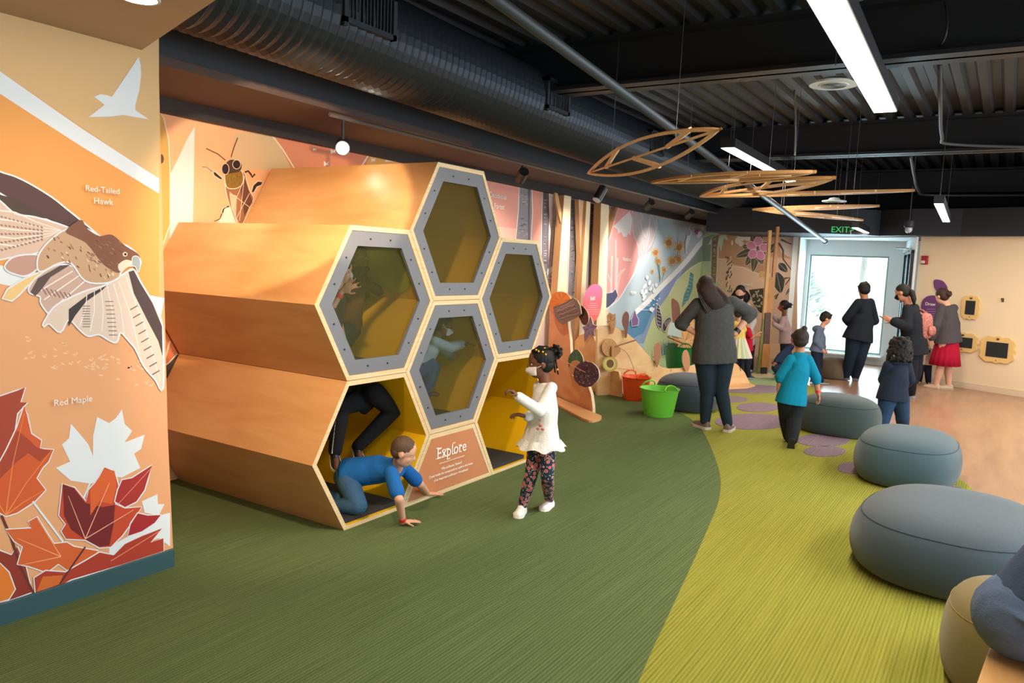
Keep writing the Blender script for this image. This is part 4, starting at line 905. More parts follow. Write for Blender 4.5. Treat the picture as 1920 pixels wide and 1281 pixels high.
board('upright_panel', [(1030, 575), (1045, 566), (1058, 575), (1064, 600), (1069, 640), (1070, 670), (1068, 694), (1076, 708), (1092, 714), (1101, 718), (1108, 740), (1111, 762), (1111, 781), (1030, 735)], PL1, .035, [ply2, PE], t)
foot('foot_plate', smoothpoly([(1128, 780), (1120, 787), (1095, 785), (1030, 748), (1030, 738), (1070, 755), (1115, 774)]), .03, t)
A2, B2 = V((5.85, 1.25, 0)), V((5.62, .58, 0)); PL2 = vplane(A2, B2)
t = thing('play_board', 'rounded plywood board between the tall fin board and the dune board', 'play board', (5.75, .9, 0))
board('upright_panel', [(1075, 700), (1078, 640), (1086, 629), (1100, 624), (1112, 628), (1118, 645), (1123, 680), (1129, 701), (1145, 694), (1160, 697), (1163, 715), (1163, 747), (1075, 730)], PL2, .035, [ply2, PE], t)
A3, B3 = V((5.75, .95, 0)), V((8.19, -.20, 0)); PL3 = vplane(A3, B3)
t = thing('play_board', 'long wavy plywood dune board behind the tubs and the dark pouf', 'play board', (7, .3, 0))
board('upright_panel', [(1120, 618), (1128, 611), (1146, 611), (1170, 620), (1190, 637), (1210, 660), (1227, 677), (1240, 688), (1258, 692), (1278, 691), (1300, 686), (1330, 676), (1365, 676), (1382, 683), (1396, 698), (1406, 719), (1406, 722), (1160, 748), (1120, 748)], PL3, .04, [woodmat('dune_ply', 'e4bd8c', 'd3a670', .5, (1.5, 1.5, 4), 2), PE], t)
foot('foot_plate', [(1416, 722), (1400, 726), (1350, 728), (1352, 718), (1400, 716)], .03, t)
ln = Art(PL3[0], PL3[1]); ln.lay = 4
ln.line([(1158, 650), (1175, 662), (1186, 685), (1189, 697)], .8, '6b4a34', sm=True); ln.line([(1157, 691), (1185, 694)], .6, '6b4a34'); ln.line([(1209, 697), (1211, 704)], .8, '6b4a34'); ln.line([(1258, 692), (1258, 697)], 1, '6b4a34'); ln.line([(1387, 689), (1389, 696)], 1.6, '4b3a2c')
ln.build('slot_line', t)
def piece(name, label, pts, pl, col, off, th=.012, sm=True, edge='d9b98c', deco=None, cat='nature piece', group='printed wooden nature pieces'):
    n, d = pl; s_ = 1 if n.dot(CAM)-d > 0 else -1; d2 = d+s_*off
    P_ = [onpl(x, y, n, d2) for x, y in (smoothpoly(pts) if sm else pts)]; b = MB(); b.prism(P_, n*s_*th, 0, 1)
    c = sum(P_, V())/len(P_)
    t = thing(name, label, cat, c, 0, group); b.build('cutout', [mat('piece_'+col, col, .6, var=.12, vscale=60), mat('piece_'+edge, edge, .6)], t)
    if deco:
        a = Art(n, d2+s_*th); a.lay = 3; deco(a); a.build('print', t)
    return t
def circ(cx, cy, rx, ry=None, n=18, jag=0, rot=0):
    ry = ry or rx; r_ = random.Random(int(cx+cy)); return [(cx+(rx+r_.uniform(-jag, jag))*cos(2*pi*k/n+rot), cy+(ry+r_.uniform(-jag, jag))*sin(2*pi*k/n+rot)) for k in range(n)]
o_ = (1010, 530); k_ = 4.93
def Q(pts): return [(o_[0]+x/k_, o_[1]+y/k_) for x, y in pts]
def rays(cx, cy, r0_, r1_, n, col, w_=.6, sy=1, seed=0):
    r_ = random.Random(seed)
    def f(a):
        for i in range(n):
            t_ = 2*pi*i/n+r_.uniform(-.1, .1); a.line([(cx+r0_*cos(t_), cy+r0_*sy*sin(t_)), (cx+r1_*cos(t_), cy+r1_*sy*sin(t_))], w_, col if isinstance(col, str) else r_.choice(col))
    return f
piece('fungus_slice', 'orange fan-like slice piece at the top of the tall fin board', Q(circ(205, 175, 100, 92, 16)), PL1, 'dd8a2e', .03, deco=rays(1052, 566, 4, 17, 22, ['b9651c', 'eda755'], .6))
def barkd(a):
    r_ = random.Random(5)
    for i in range(11):
        f = i/11; x0, y0 = 1041+f*10, 577+f*26; x1, y1 = 1076+f*14, 561+f*30
        a.line([(x0+(x1-x0)*q, y0+(y1-y0)*q+r_.uniform(-1.3, 1.3)) for q in (0, .12, .25, .4, .5, .65, .8, .95)], r_.uniform(.5, 1.1), r_.choice(['4e4640', 'a39a92', '5d544d', 'b7afa6']))
piece('bark_piece', 'grey rippled bark piece in front of the orange slice', Q([(142, 228), (235, 190), (328, 140), (365, 165), (390, 215), (402, 290), (340, 330), (225, 388), (190, 360), (160, 310)]), PL1, '77706a', .06, sm=False, edge='e0c49c', deco=barkd)
piece('feather', 'dark brown feather piece right of the bark piece', Q([(380, 205), (430, 235), (462, 290), (468, 350), (445, 392), (415, 385), (395, 350), (375, 290)]), PL1, '55382a', .02)
piece('flower', 'purple star-shaped flower piece below the pink Build sign', Q([(485, 312), (500, 350), (505, 385), (548, 402), (520, 425), (515, 450), (525, 500), (490, 480), (470, 478), (430, 548), (425, 500), (430, 455), (410, 410), (450, 395), (470, 350)]), PL2, '7b6486', .05, sm=False, deco=rays(1106, 616, 1, 10, 9, ['5d4a6c', 'a08cae'], 1), edge='cdb8b0')
piece('leaf', 'green leaf piece on the lower lobe of the fin board', Q([(355, 618), (400, 660), (420, 720), (400, 780), (340, 830), (300, 810), (280, 740), (295, 670)]), PL1, '2c6a4f', .035, deco=lambda a: [a.line(Q([(355, 640), (345, 790)]), .7, '6fa58c')]+[a.line(Q([(350, 700+i*22), (350+s_*45, 675+i*22)]), .5, '6fa58c') for i in range(4) for s_ in (-1, 1)])
piece('wood_slice', 'tan wood slice piece partly behind the purple allium disc', Q(circ(345, 790, 52, 70)), PL1, 'c99a62', .055)
def alli(a):
    r_ = random.Random(9)
    for i in range(150):
        t_, q = r_.uniform(0, 2*pi), sqrt(r_.random())*20; x, y = 1101+q*cos(t_), 702+q*sin(t_); L = r_.uniform(2, 5); u = r_.uniform(0, pi); a.lay = 3+(i % 40)
        a.line([(x, y), (x+L*cos(u), y+L*sin(u))], r_.uniform(.5, 1.5), r_.choice(['2b2536', 'a99bb5', '5b4a6a', '7f6c8e', 'c9bccb', '1f1c28']))
piece('allium_disc', 'round purple allium flower disc in front of the fin board', circ(1101, 702, 24, 24, 32, .8), PL1, '4f4260', .12, edge='e8dccb', sm=False, deco=alli)
def stick(name, label, p, q, pl, off, w_, col):
    n, d = pl; s_ = 1 if n.dot(CAM)-d > 0 else -1; a, b_ = onpl(p[0], p[1], n, d+s_*off), onpl(q[0], q[1], n, d+s_*(off+.04)); b = MB(); b.tube([a, b_], w_, 4, ratio=.5); tag(b.build(name, mat('stick_'+col, col, .6)), label, 'stick', 'printed wooden nature pieces')
stick('wooden_stick', 'thin wooden stick pointing at the purple allium disc', (1051, 673), (1097, 698), PL1, .14, .012, 'b88350')
def ringsd(cx, cy, rx, ry, n, col):
    def f(a):
        for i in range(1, n+1): a.line([(cx+rx*i/n*cos(q*pi/12), cy+ry*i/n*sin(q*pi/12)) for q in range(25)], .45, col)
        rays(cx, cy, 1, rx*.95, 8, col, .4, ry/rx)(a)
    return f
piece('wood_slice', 'large oval wood slice with growth rings on the dune board', circ(1142, 652, 14, 17), PL3, 'c19258', .03, deco=ringsd(1142, 652, 13, 16, 5, '7d5630'))
piece('wood_slice', 'small heart-shaped wood piece overlapping the large oval slice', [(1147, 650), (1155, 648), (1162, 652), (1162, 659), (1155, 667), (1147, 672), (1146, 660)], PL3, 'b07c48', .06)
piece('fruit_slice', 'green fruit slice piece with a brown stone below the wood slices', circ(1143, 683, 14, 14, 16, 0), PL3, 'a59a48', .09, deco=lambda a: (a.dot((1143, 683), 11, 11, 'c4b868'), setattr(a, 'lay', 5), a.dot((1144, 682), 7, 8, '6b4a2c')))
stick('wooden_stick', 'brown wooden stick leaning out of the heart-shaped piece', (1153, 650), (1192, 638), PL3, .07, .018, '8f6842')
piece('pine_cone', 'brown jagged pine cone piece on the left of the dune crest', [(1138, 592), (1142, 586), (1148, 590), (1153, 588), (1153, 605), (1151, 618), (1148, 626), (1145, 626), (1145, 612), (1139, 610)], PL3, 'a5703c', .03, sm=False, deco=rays(1146, 603, 1, 9, 12, ['6e4523', 'c8955c'], .7, 1.5))
piece('pine_cone', 'dark brown long cone piece on the crest of the dune board', [(1173, 584), (1178, 590), (1178, 603), (1176, 616), (1174, 632), (1171, 632), (1170, 618), (1166, 606), (1167, 592)], PL3, '6b4031', .03)
piece('bark_piece', 'brown pod piece standing left of the dark green tub', [(1231, 643), (1237, 645), (1239, 656), (1237, 670), (1234, 681), (1231, 689), (1229, 680), (1225, 668), (1226, 652)], PL3, '9b6848', .03)
piece('bark_piece', 'tan pod piece standing right of the dark green tub', [(1285, 656), (1290, 662), (1293, 678), (1291, 692), (1287, 697), (1283, 692), (1279, 680), (1279, 664)], PL3, 'b27d58', .03)
PL4 = vplane(V((6.9, .8, 0)), V((8.1, .55, 0)))
piece('bark_piece', 'tan fretted bark piece rising beside the grey sweater', [(1268, 612), (1276, 600), (1300, 600), (1302, 668), (1282, 668), (1272, 655), (1270, 645), (1262, 640), (1256, 612)], PL4, 'c28e58', .02, sm=False, deco=rays(1284, 640, 1, 18, 26, ['8c6034', 'dcae76'], .6))
piece('bark_piece', 'pale grey block of bark below the striped print', [(1252, 614), (1256, 604), (1264, 606), (1276, 622), (1277, 634), (1262, 630), (1250, 628)], PL4, '9aa8a0', .06, sm=False)
stick('wooden_stick', 'brown flat stick under the pale grey bark block', (1252, 632), (1285, 646), PL4, .1, .02, '8a6440')
piece('feather', 'brown half feather piece above the fretted bark piece', [(1258, 561), (1266, 563), (1272, 571), (1274, 590), (1268, 604), (1262, 605), (1259, 590)], PL4, '69402f', .03)
# pink sign
PLB = (WN.normalized(), WD/WN.length-.42)
sg = thing('sign', 'pink and coral oval Build sign on a post', 'sign', (6.2, 1.5, 0))
Ms = bpy.data.materials.new('sign_gradient'); Ms.use_nodes = True; nt = Ms.node_tree; bs = nt.nodes['Principled BSDF']; tc = nt.nodes.new('ShaderNodeTexCoord'); sx = nt.nodes.new('ShaderNodeSeparateXYZ'); rr = nt.nodes.new('ShaderNodeValToRGB')
nt.links.new(tc.outputs['Generated'], sx.inputs[0]); nt.links.new(sx.outputs['Z'], rr.inputs[0]); nt.links.new(rr.outputs[0], bs.inputs[0])
rr.color_ramp.elements[0].color = rgb('e8563c'); rr.color_ramp.elements[1].color = rgb('e06aa0'); e_ = rr.color_ramp.elements.new(.5); e_.color = rgb('e8585f')
board('sign_face', smoothpoly([(1112, 534), (1122, 534), (1129, 542), (1129, 560), (1126, 582), (1120, 597), (1113, 602), (1103, 596), (1096, 580), (1096, 562), (1102, 545)]), PLB, .015, [Ms], sg)
n_, d_ = PLB; s_ = 1 if n_.dot(CAM)-d_ > 0 else -1
def st(body, px, py, hh, serif=False, sp=1): 
    p = onpl(px, py, n_, d_+s_*.003); q = onpl(px, py-hh, n_, d_+s_*.003); text('lettering', body, WT, p, (1, WS, 0), (0, 0, 1), (q-p).length, sg, serif=serif, spacing=sp)
st('Build', 1111, 563, 7.5, True)
for i, wd in enumerate((12, 20, 17, 24, 24, 18)):
    p = onpl(1112-wd/2, 569+i*4, n_, d_+s_*.003); q = onpl(1112+wd/2, 569+i*4, n_, d_+s_*.003); MB().obox((p+q)/2, (q-p)/2, n_*.0005, V((0, 0, .0035))).build('text_line', mat('sign_text_pale', 'f3a8a8', .5), sg)
p = onpl(1110, 600, n_, d_-s_*.03); MB().obox(V((p.x, p.y, p.z/2)), V((.04, 0, 0)), V((0, .012, 0)), V((0, 0, p.z/2+.1))).build('post', ply2, sg)
# upright plywood trunks in front of the mural
def trunkb(label, pts, off, th, m1='ecd2aa'):
    off *= .6; th *= .45
    pl = (WN.normalized(), WD/WN.length-off); o = board('trunk_panel', pts, pl, th, [woodmat('trunk_'+m1, m1, m1, .55, (2, 2, 1), 2), mat('trunk_side', 'b98a5a', .6)])
    return tag(o, label, 'wood panel', 'upright plywood trunks')
trunkb('tall pale plywood trunk panel leaning slightly, leftmost of the wide pale ones', [(1058, 366), (1071, 368.5), (1064, 500), (1060, 742), (1036, 742), (1045, 545)], .30, .22)
trunkb('thin brown plywood strip crossing left of the leftmost pale trunk', [(1041, 361), (1046, 363), (1053, 400), (1052, 420), (1042, 378)], .30, .05, 'c89a66')
trunkb('slim pale pinkish trunk strip beside the orange printed trunk', [(1085, 374), (1096, 377), (1091, 474), (1087, 560), (1083, 742), (1076, 742), (1088, 480)], .22, .14, 'ddb692')
trunkb('narrow pale plywood trunk panel between the slim strip and the dark bark print', [(1100, 377), (1107, 379), (1104, 453), (1097, 545), (1092, 742), (1080, 742), (1090, 540)], .30, .18)
trunkb('small dark brown strip hugging the bark print', [(1121, 381), (1127, 383), (1124, 440), (1116, 540), (1112, 742), (1106, 742), (1118, 440)], .20, .14, '9a6c40')
trunkb('widest pale plywood trunk panel behind the pink Build sign', [(1127, 381), (1142, 385), (1139, 480), (1136, 600), (1134, 742), (1112, 742), (1119, 595), (1124, 470)], .32, .24)
trunkb('dark slanting brown strip at the left edge of the pink wetland picture', [(1154, 388), (1158, 389), (1140, 455), (1139, 442)], .2, .16, '8a5a38')
# ================================================================== POST TOWER at the far end
tb = FL(1432, 703); tp = lambda x, y, o=0: atD(x, y, tb, o)
t = thing('marble_tower', 'tall slender wooden post tower on a base plate near the end wall', 'play tower', tb)
def tq(name, pts, th, M, off=0):
    P_ = [tp(x, y, off) for x, y in pts]; b = MB(); b.prism(P_, FWH*th); return b.build(name, M, t)
HON = woodmat('honey_post', 'c48a4c', 'a86f36', .5, (2, 2, 1), 2)
tq('post', [(1442, 432), (1447.5, 432), (1443, 500), (1436, 600), (1427, 702), (1420, 702), (1430, 600), (1438, 500)], .06, woodmat('pale_post', 'd8a765', 'c59150', .5, (2, 2, 1), 2))
tq('post', [(1457, 425), (1462, 425), (1454, 520), (1449, 585), (1441, 702), (1437, 702), (1444, 585), (1450, 500)], .06, HON, .05)
tq('rail', [(1437, 520), (1450, 520), (1447, 586), (1433, 586)], .05, HON, .02)
tq('dark_channel', [(1435, 587), (1446, 587), (1443, 645), (1432, 645)], .08, mat('walnut_channel', '4f3428', .5), -.03)
tq('pale_block', [(1431, 645), (1443, 645), (1440, 689), (1427, 689)], .08, HON, -.03)
tq('black_opening', [(1427, 690), (1439, 690), (1438, 702), (1426, 702)], .07, mat('opening_black', '17130f', .6), -.025)
tq('green_strip', [(1431, 598), (1433, 598), (1424, 702), (1419, 702)], .02, mat('green_strip', '6f7a3a', .5), -.04)
MB().prism([FL(x, y, .02) for x, y in ((1408, 700), (1412, 706), (1450, 708), (1453, 703), (1440, 699))], (0, 0, -.02)).build('base_plate', plyedge, t)
tag(MB().lathe([(.09, 0), (.1, .01), (.11, .26), (.105, .26), (.09, .02)], FL(1411, 697), 24).build('bucket', mat('pale_bucket', 'b9a58c', .5), smooth=True, angle=40), 'small pale bucket at the foot of the wooden post tower', 'bucket')
# ================================================================== RIGHT WALL
FRM = mat('frame_cream_wood', 'e3bd7a', .55); CHK = mat('chalkboard', '1f2224', .8, bump=.05, scale=200, var=.25, vscale=6)
def frame(label, cx, cy, ww, hh, bw, bh, seed):
    c = rw(cx, cy); u = RD*1; u = u if u.dot(RT) > 0 else -u; sc = (rw(cx+10, cy)-c).length/10; sz = (rw(cx, cy+10)-c).length/10
    t = thing('picture_frame', label, 'chalkboard frame', c, 0, 'wavy framed chalkboards'); W_, H_ = ww*sc/2, hh*sz/2; P_ = []
    for k in range(72):
        a = 2*pi*k/72; co, si = cos(a), sin(a); r = 1/((abs(co)**5+abs(si)**5)**.2); r *= 1+.045*cos(12*a)+.02*cos(4*a)
        P_.append(c+u*(co*r*W_)+V((0, 0, si*r*H_)))
    b = MB(); b.prism([p+RN*.003 for p in P_], RN*.028); b.build('frame', FRM, t, bevel=.003)
    MB().obox(c+RN*.034, u*(bw*sc/2), RN*.004, V((0, 0, bh*sz/2))).build('chalkboard', CHK, t)
    MB().obox(c+RN*.035+V((0, 0, (hh*.5-4)*sz*1.0)), u*.018, RN*.005, V((0, 0, .012))).build('clip', mat('clip_brown', '4a3626', .5), t)
    MB().ball(c+RN*.034-V((0, 0, (hh*.5-4)*sz)), .008, 8, 6).build('knob', mat('clip_brown', '4a3626', .5), t)
frame('small upright chalkboard in a wavy cream frame, topmost of the three', 1821, 577, 33, 43, 18, 26, 1)
frame('wavy framed chalkboard partly behind the grey cardigan', 1806, 642, 56, 35, 38, 19, 2)
frame('largest wavy framed chalkboard, furthest right', 1871, 656, 65, 48, 41, 28, 3)
c = rw(1881, 563); tag(MB().tube([c, c+RN*.05, c+RN*.06+V((0, 0, .03))], .008, 8).obox(c+RN*.004, V((0, .012, 0)), RN*.004, V((0, 0, .03))).build('wall_hook', mat('clip_brown', '4a3626', .5)), 'small brown hook alone on the cream wall', 'hook')
c = rw(1735, 488); t = thing('fire_alarm', 'red fire alarm strobe on the cream wall', 'fire alarm', c)
uR = RD if RD.dot(RT) > 0 else -RD
MB().obox(c+RN*.02, uR*.05, RN*.02, V((0, 0, .07))).build('alarm_body', mat('alarm_red', 'a3202a', .4), t, bevel=.006)
MB().obox(c+RN*.045-uR*.012-V((0, 0, .03)), uR*.03, RN*.008, V((0, 0, .022))).build('strobe_lens', mat('strobe', 'dfd8d0', .2), t, bevel=.004)
PUR = mat('sign_purple', '6a3a72', .5)
t = thing('sign', 'purple Draw sign with a leaf shape on the cream wall', 'sign', rw(1748, 600))
def wq(name, pts, th, M, o=.001): P_ = [rw(x, y, o) for x, y in smoothpoly(pts)]; MB().prism(P_, RN*th).build(name, M, t)
wq('sign_face', [(1748, 554), (1760, 557), (1767, 568), (1769, 590), (1764, 620), (1748, 640), (1733, 620), (1728, 590), (1729, 568), (1736, 558)], .02, PUR)
wq('leaf_face', [(1753, 525), (1766, 526), (1774, 534), (1776, 542), (1766, 552), (1756, 545), (1752, 535)], .02, PUR)
p = rw(1744, 573, .023); q = rw(1744, 567, .023); text('lettering', 'Draw', WT, p, uR, (0, 0, 1), (q-p).length, t, serif=True)
for i, wd in enumerate((16, 22, 22, 24, 18)):
    p, q = rw(1746-wd/2, 580+i*4.2, .0225), rw(1746+wd/2, 580+i*4.2, .0225); MB().obox((p+q)/2, (q-p)/2, RN*.0005, V((0, 0, .003))).build('text_line', mat('sign_text_lilac', 'b693bd', .5), t)
# near wooden bench corner at the bottom right
c0 = FL(1862, 1195, .46); c1_ = FL(1828, 1290, .46); c2_ = FL(1935, 1221, .46)
e1_ = (c1_-c0).normalized(); e2_ = (c2_-c0).normalized()
t = thing('bench', 'pale wooden bench corner in the bottom right corner', 'bench', c0)
MB().prism([c0, c0+e1_*.9, c0+e1_*.9+e2_*.5, c0+e2_*.5], (0, 0, -.035)).build('bench_top', woodmat('bench_oak', 'd2a066', 'bf8b50', .45, (1, 6, 1), 1.5), t, bevel=.004)
for a, b_ in ((.06, .06), (.84, .06), (.06, .44), (.84, .44)):
    p = c0+e1_*a+e2_*b_; MB().box((p.x-.02, p.y-.02, 0), (p.x+.02, p.y+.02, .425)).build('leg', woodmat('bench_oak', 'd2a066', 'bf8b50'), t)
# ================================================================== OUTSIDE
SNOW = mat('winter_grass', 'e2e5dc', .9, bump=.1, scale=4)
struct(MB().box((12.96, -30, -.3), (70, 30, -.12)).build('ground', SNOW))
struct(MB().box((20, -30, -.119), (24, 30, -.10)).build('ground_path', mat('asphalt_pale', 'b9bcbf', .9)))
BRK = mat('bare_bark', 'a5a19d', .8)
def bare(label, x, y, h_, seed):
    r_ = random.Random(seed); t = thing('bare_tree', label, 'tree', (x, y, -.12), 0, 'bare trees outside the window'); b = MB(); tw = MB()
    def grow(p, d, L, r, dep, tgt):
        q = p+d*L; (b if dep < 2 else tw).tube([p, p.lerp(q, .5)+V((r_.uniform(-.05, .05), r_.uniform(-.05, .05), 0))*L, q], [r, r*.8, r*.6], 5)
        if dep < 5:
            for _ in range(3 if dep > 1 else 4):
                dd_ = (d+V((r_.uniform(-1, 1), r_.uniform(-1, 1), r_.uniform(-.2, .7)))*.75).normalized(); grow(p.lerp(q, r_.uniform(.55, 1)), dd_, L*r_.uniform(.55, .8), r*.5, dep+1, tgt)
    grow(V((x, y, -.12)), V((.02, .05, 1)).normalized(), h_*.34, .12*h_/8, 0, None)
    b.build('trunk', BRK, t, fixn=False); tw.build('twigs', BRK, t, fixn=False)
bare('pale bare tree outside, left half of the window', 30, 4.5, 9, 1); bare('pale bare tree outside, middle of the window', 34, 2.0, 10, 2); bare('pale bare tree outside, right side of the window', 28, -.2, 8, 3); bare('thin bare tree outside at the far left of the window', 38, 7.5, 10, 4)
t = thing('evergreen_shrub', 'pale green evergreen bush outside the window', 'bush', (24.8, 3.1, -.12)); b = MB(); r_ = random.Random(4)
for i in range(900):
    a, z = r_.uniform(0, 2*pi), r_.uniform(0, 1); rr_ = (1-z)*1.3*r_.uniform(.6, 1)+.1; c = V((24.8+rr_*cos(a), 3.1+rr_*sin(a), .2+z*2.6)); d = V((cos(a), sin(a), .5))*.25; s_ = d.cross(V((0, 0, 1))).normalized()*.06
    b.add([c-s_, c+s_, c+d], [(0, 1, 2)])
b.build('foliage', mat('evergreen', '9ab3a4', .8), t, fixn=False); MB().tube([(24.8, 3.1, -.12), (24.8, 3.1, 2.6)], .06, 6).build('trunk', BRK, t)
struct(MB().box((60, -40, -.2), (61, 40, 2.2)).build('far_hedge', mat('far_brush', 'c4c2bc', .95, bump=.5, scale=3)))
# ================================================================== PEOPLE
SK = {'dark': ('6f4632', 'skin_dark'), 'brown': ('8a5a40', 'skin_brown'), 'tan': ('b98163', 'skin_tan'), 'light': ('d6a288', 'skin_light')}
def cloth(col, b_=.25, sc=160, var=.08): return mat('cloth_'+col, col, .9, bump=b_, scale=sc, var=var, vscale=25, spec=.2)
def lerp(a, b, t): return V(a).lerp(V(b), t)
def loft(b, secs, n=20, mi=0, ex=2.3):
    """secs: (centre, side unit, half width, half depth, axis)"""
    rs = []
    for c, sd, w_, d_, ax in secs:
        sd = V(sd); ax = V(ax).normalized(); sd = (sd-ax*sd.dot(ax)).normalized(); fd = ax.cross(sd)
        r = []
        for k in range(n):
            t = 2*pi*k/n; x = abs(cos(t))**(2/ex)*(1 if cos(t) > 0 else -1); y = abs(sin(t))**(2/ex)*(1 if sin(t) > 0 else -1); r.append(V(c)+sd*(x*w_)+fd*(y*d_))
        rs.append(r)
    b.rings(rs, mi)
def hand(b, w_, d, nrm, L, curl=.35, spread=.18, thumb=1, fist=False):
    """w_ wrist, d direction of the fingers, nrm back of the hand, L hand length, thumb = +1/-1 side"""
    d = V(d).normalized(); nrm = V(nrm); nrm = (nrm-d*nrm.dot(d)).normalized(); s_ = d.cross(nrm)*thumb
    pw = L*.21; pe = w_+d*(L*.5)
    loft(b, [(w_-d*L*.06, s_, L*.12, L*.10, d), (w_+d*L*.12, s_, L*.16, L*.10, d), (w_+d*L*.35, s_, pw, L*.105, d), (pe, s_, pw*.98, L*.085, d), (pe+d*L*.03, s_, pw*.8, L*.05, d)], 14)
    for i, (off, ln) in enumerate(((.155, .42), (.055, .47), (-.05, .44), (-.15, .34))):
        r = L*.052; p = pe+s_*(L*off)-d*L*.03; c = curl*(1+.12*i); dd = (d+s_*(off*spread*4)).normalized(); a = 0
        q = p
        for sg_, k in ((.42, .5), (.33, 1.0), (.27, 1.2)):
            a += c*k; v = dd*cos(a)-nrm*sin(a); q2 = q+v*(L*ln*sg_*1.12); b.caps(q, q2, r, r*.92, 8); q = q2; r *= .93
    p = w_+d*(L*.16)+s_*(L*.13); v1 = (d*.62+s_*.75-nrm*.25).normalized(); q = p+v1*L*.26; b.caps(p, q, L*.075, L*.06, 8)
    v2 = (d*.9+s_*.35-nrm*(.3+curl*.6)).normalized(); b.caps(q, q+v2*L*.22, L*.058, L*.05, 8)
def Rface(yaw, pitch=0, roll=0): return (Euler((0, 0, yaw)).to_matrix() @ Euler((0, pitch, 0)).to_matrix() @ Euler((roll, 0, 0)).to_matrix())
def headgeo(b, c, R, h_, child):
    f = lambda x, y, z: c+R @ V((x*h_, y*h_, z*h_))
    b.ball(f(-.04, 0, .1), (.40*h_, .325*h_, .385*h_), 20, 14, rot=R)
    b.ball(f(.09, 0, -.12), (.27*h_, .255*h_, .34*h_), 18, 12, rot=R)
    b.ball(f(.14, 0, -.30), (.17*h_, .17*h_, .15*h_), 14, 8, rot=R)            # chin
    for s_ in (-1, 1):
        b.ball(f(.17, s_*.14, -.12), (.13*h_, .11*h_, .13*h_), 12, 8, rot=R)    # cheeks
        b.ball(f(-.02, s_*.325, -.03), (.075*h_, .035*h_, .105*h_), 10, 8, rot=R)  # ears
        b.ball(f(.27, s_*.12, .08), (.06*h_, .10*h_, .03*h_), 10, 6, rot=R)    # brow
    b.caps(f(.33, 0, .03), f(.385, 0, -.085), .030*h_, .048*h_, 8); 
    for s_ in (-1, 1): b.ball(f(.35, s_*.045, -.10), .032*h_, 8, 6)
    b.ball(f(.315, 0, -.205), (.045*h_, .085*h_, .022*h_), 10, 6, rot=R); b.ball(f(.31, 0, -.235), (.042*h_, .07*h_, .024*h_), 10, 6, rot=R)
EYEW = mat('eye_white', 'efe9e2', .2); EYED = mat('eye_dark', '2a1a12', .15); LIPM = mat('lip_tone', '8a4a44', .5)
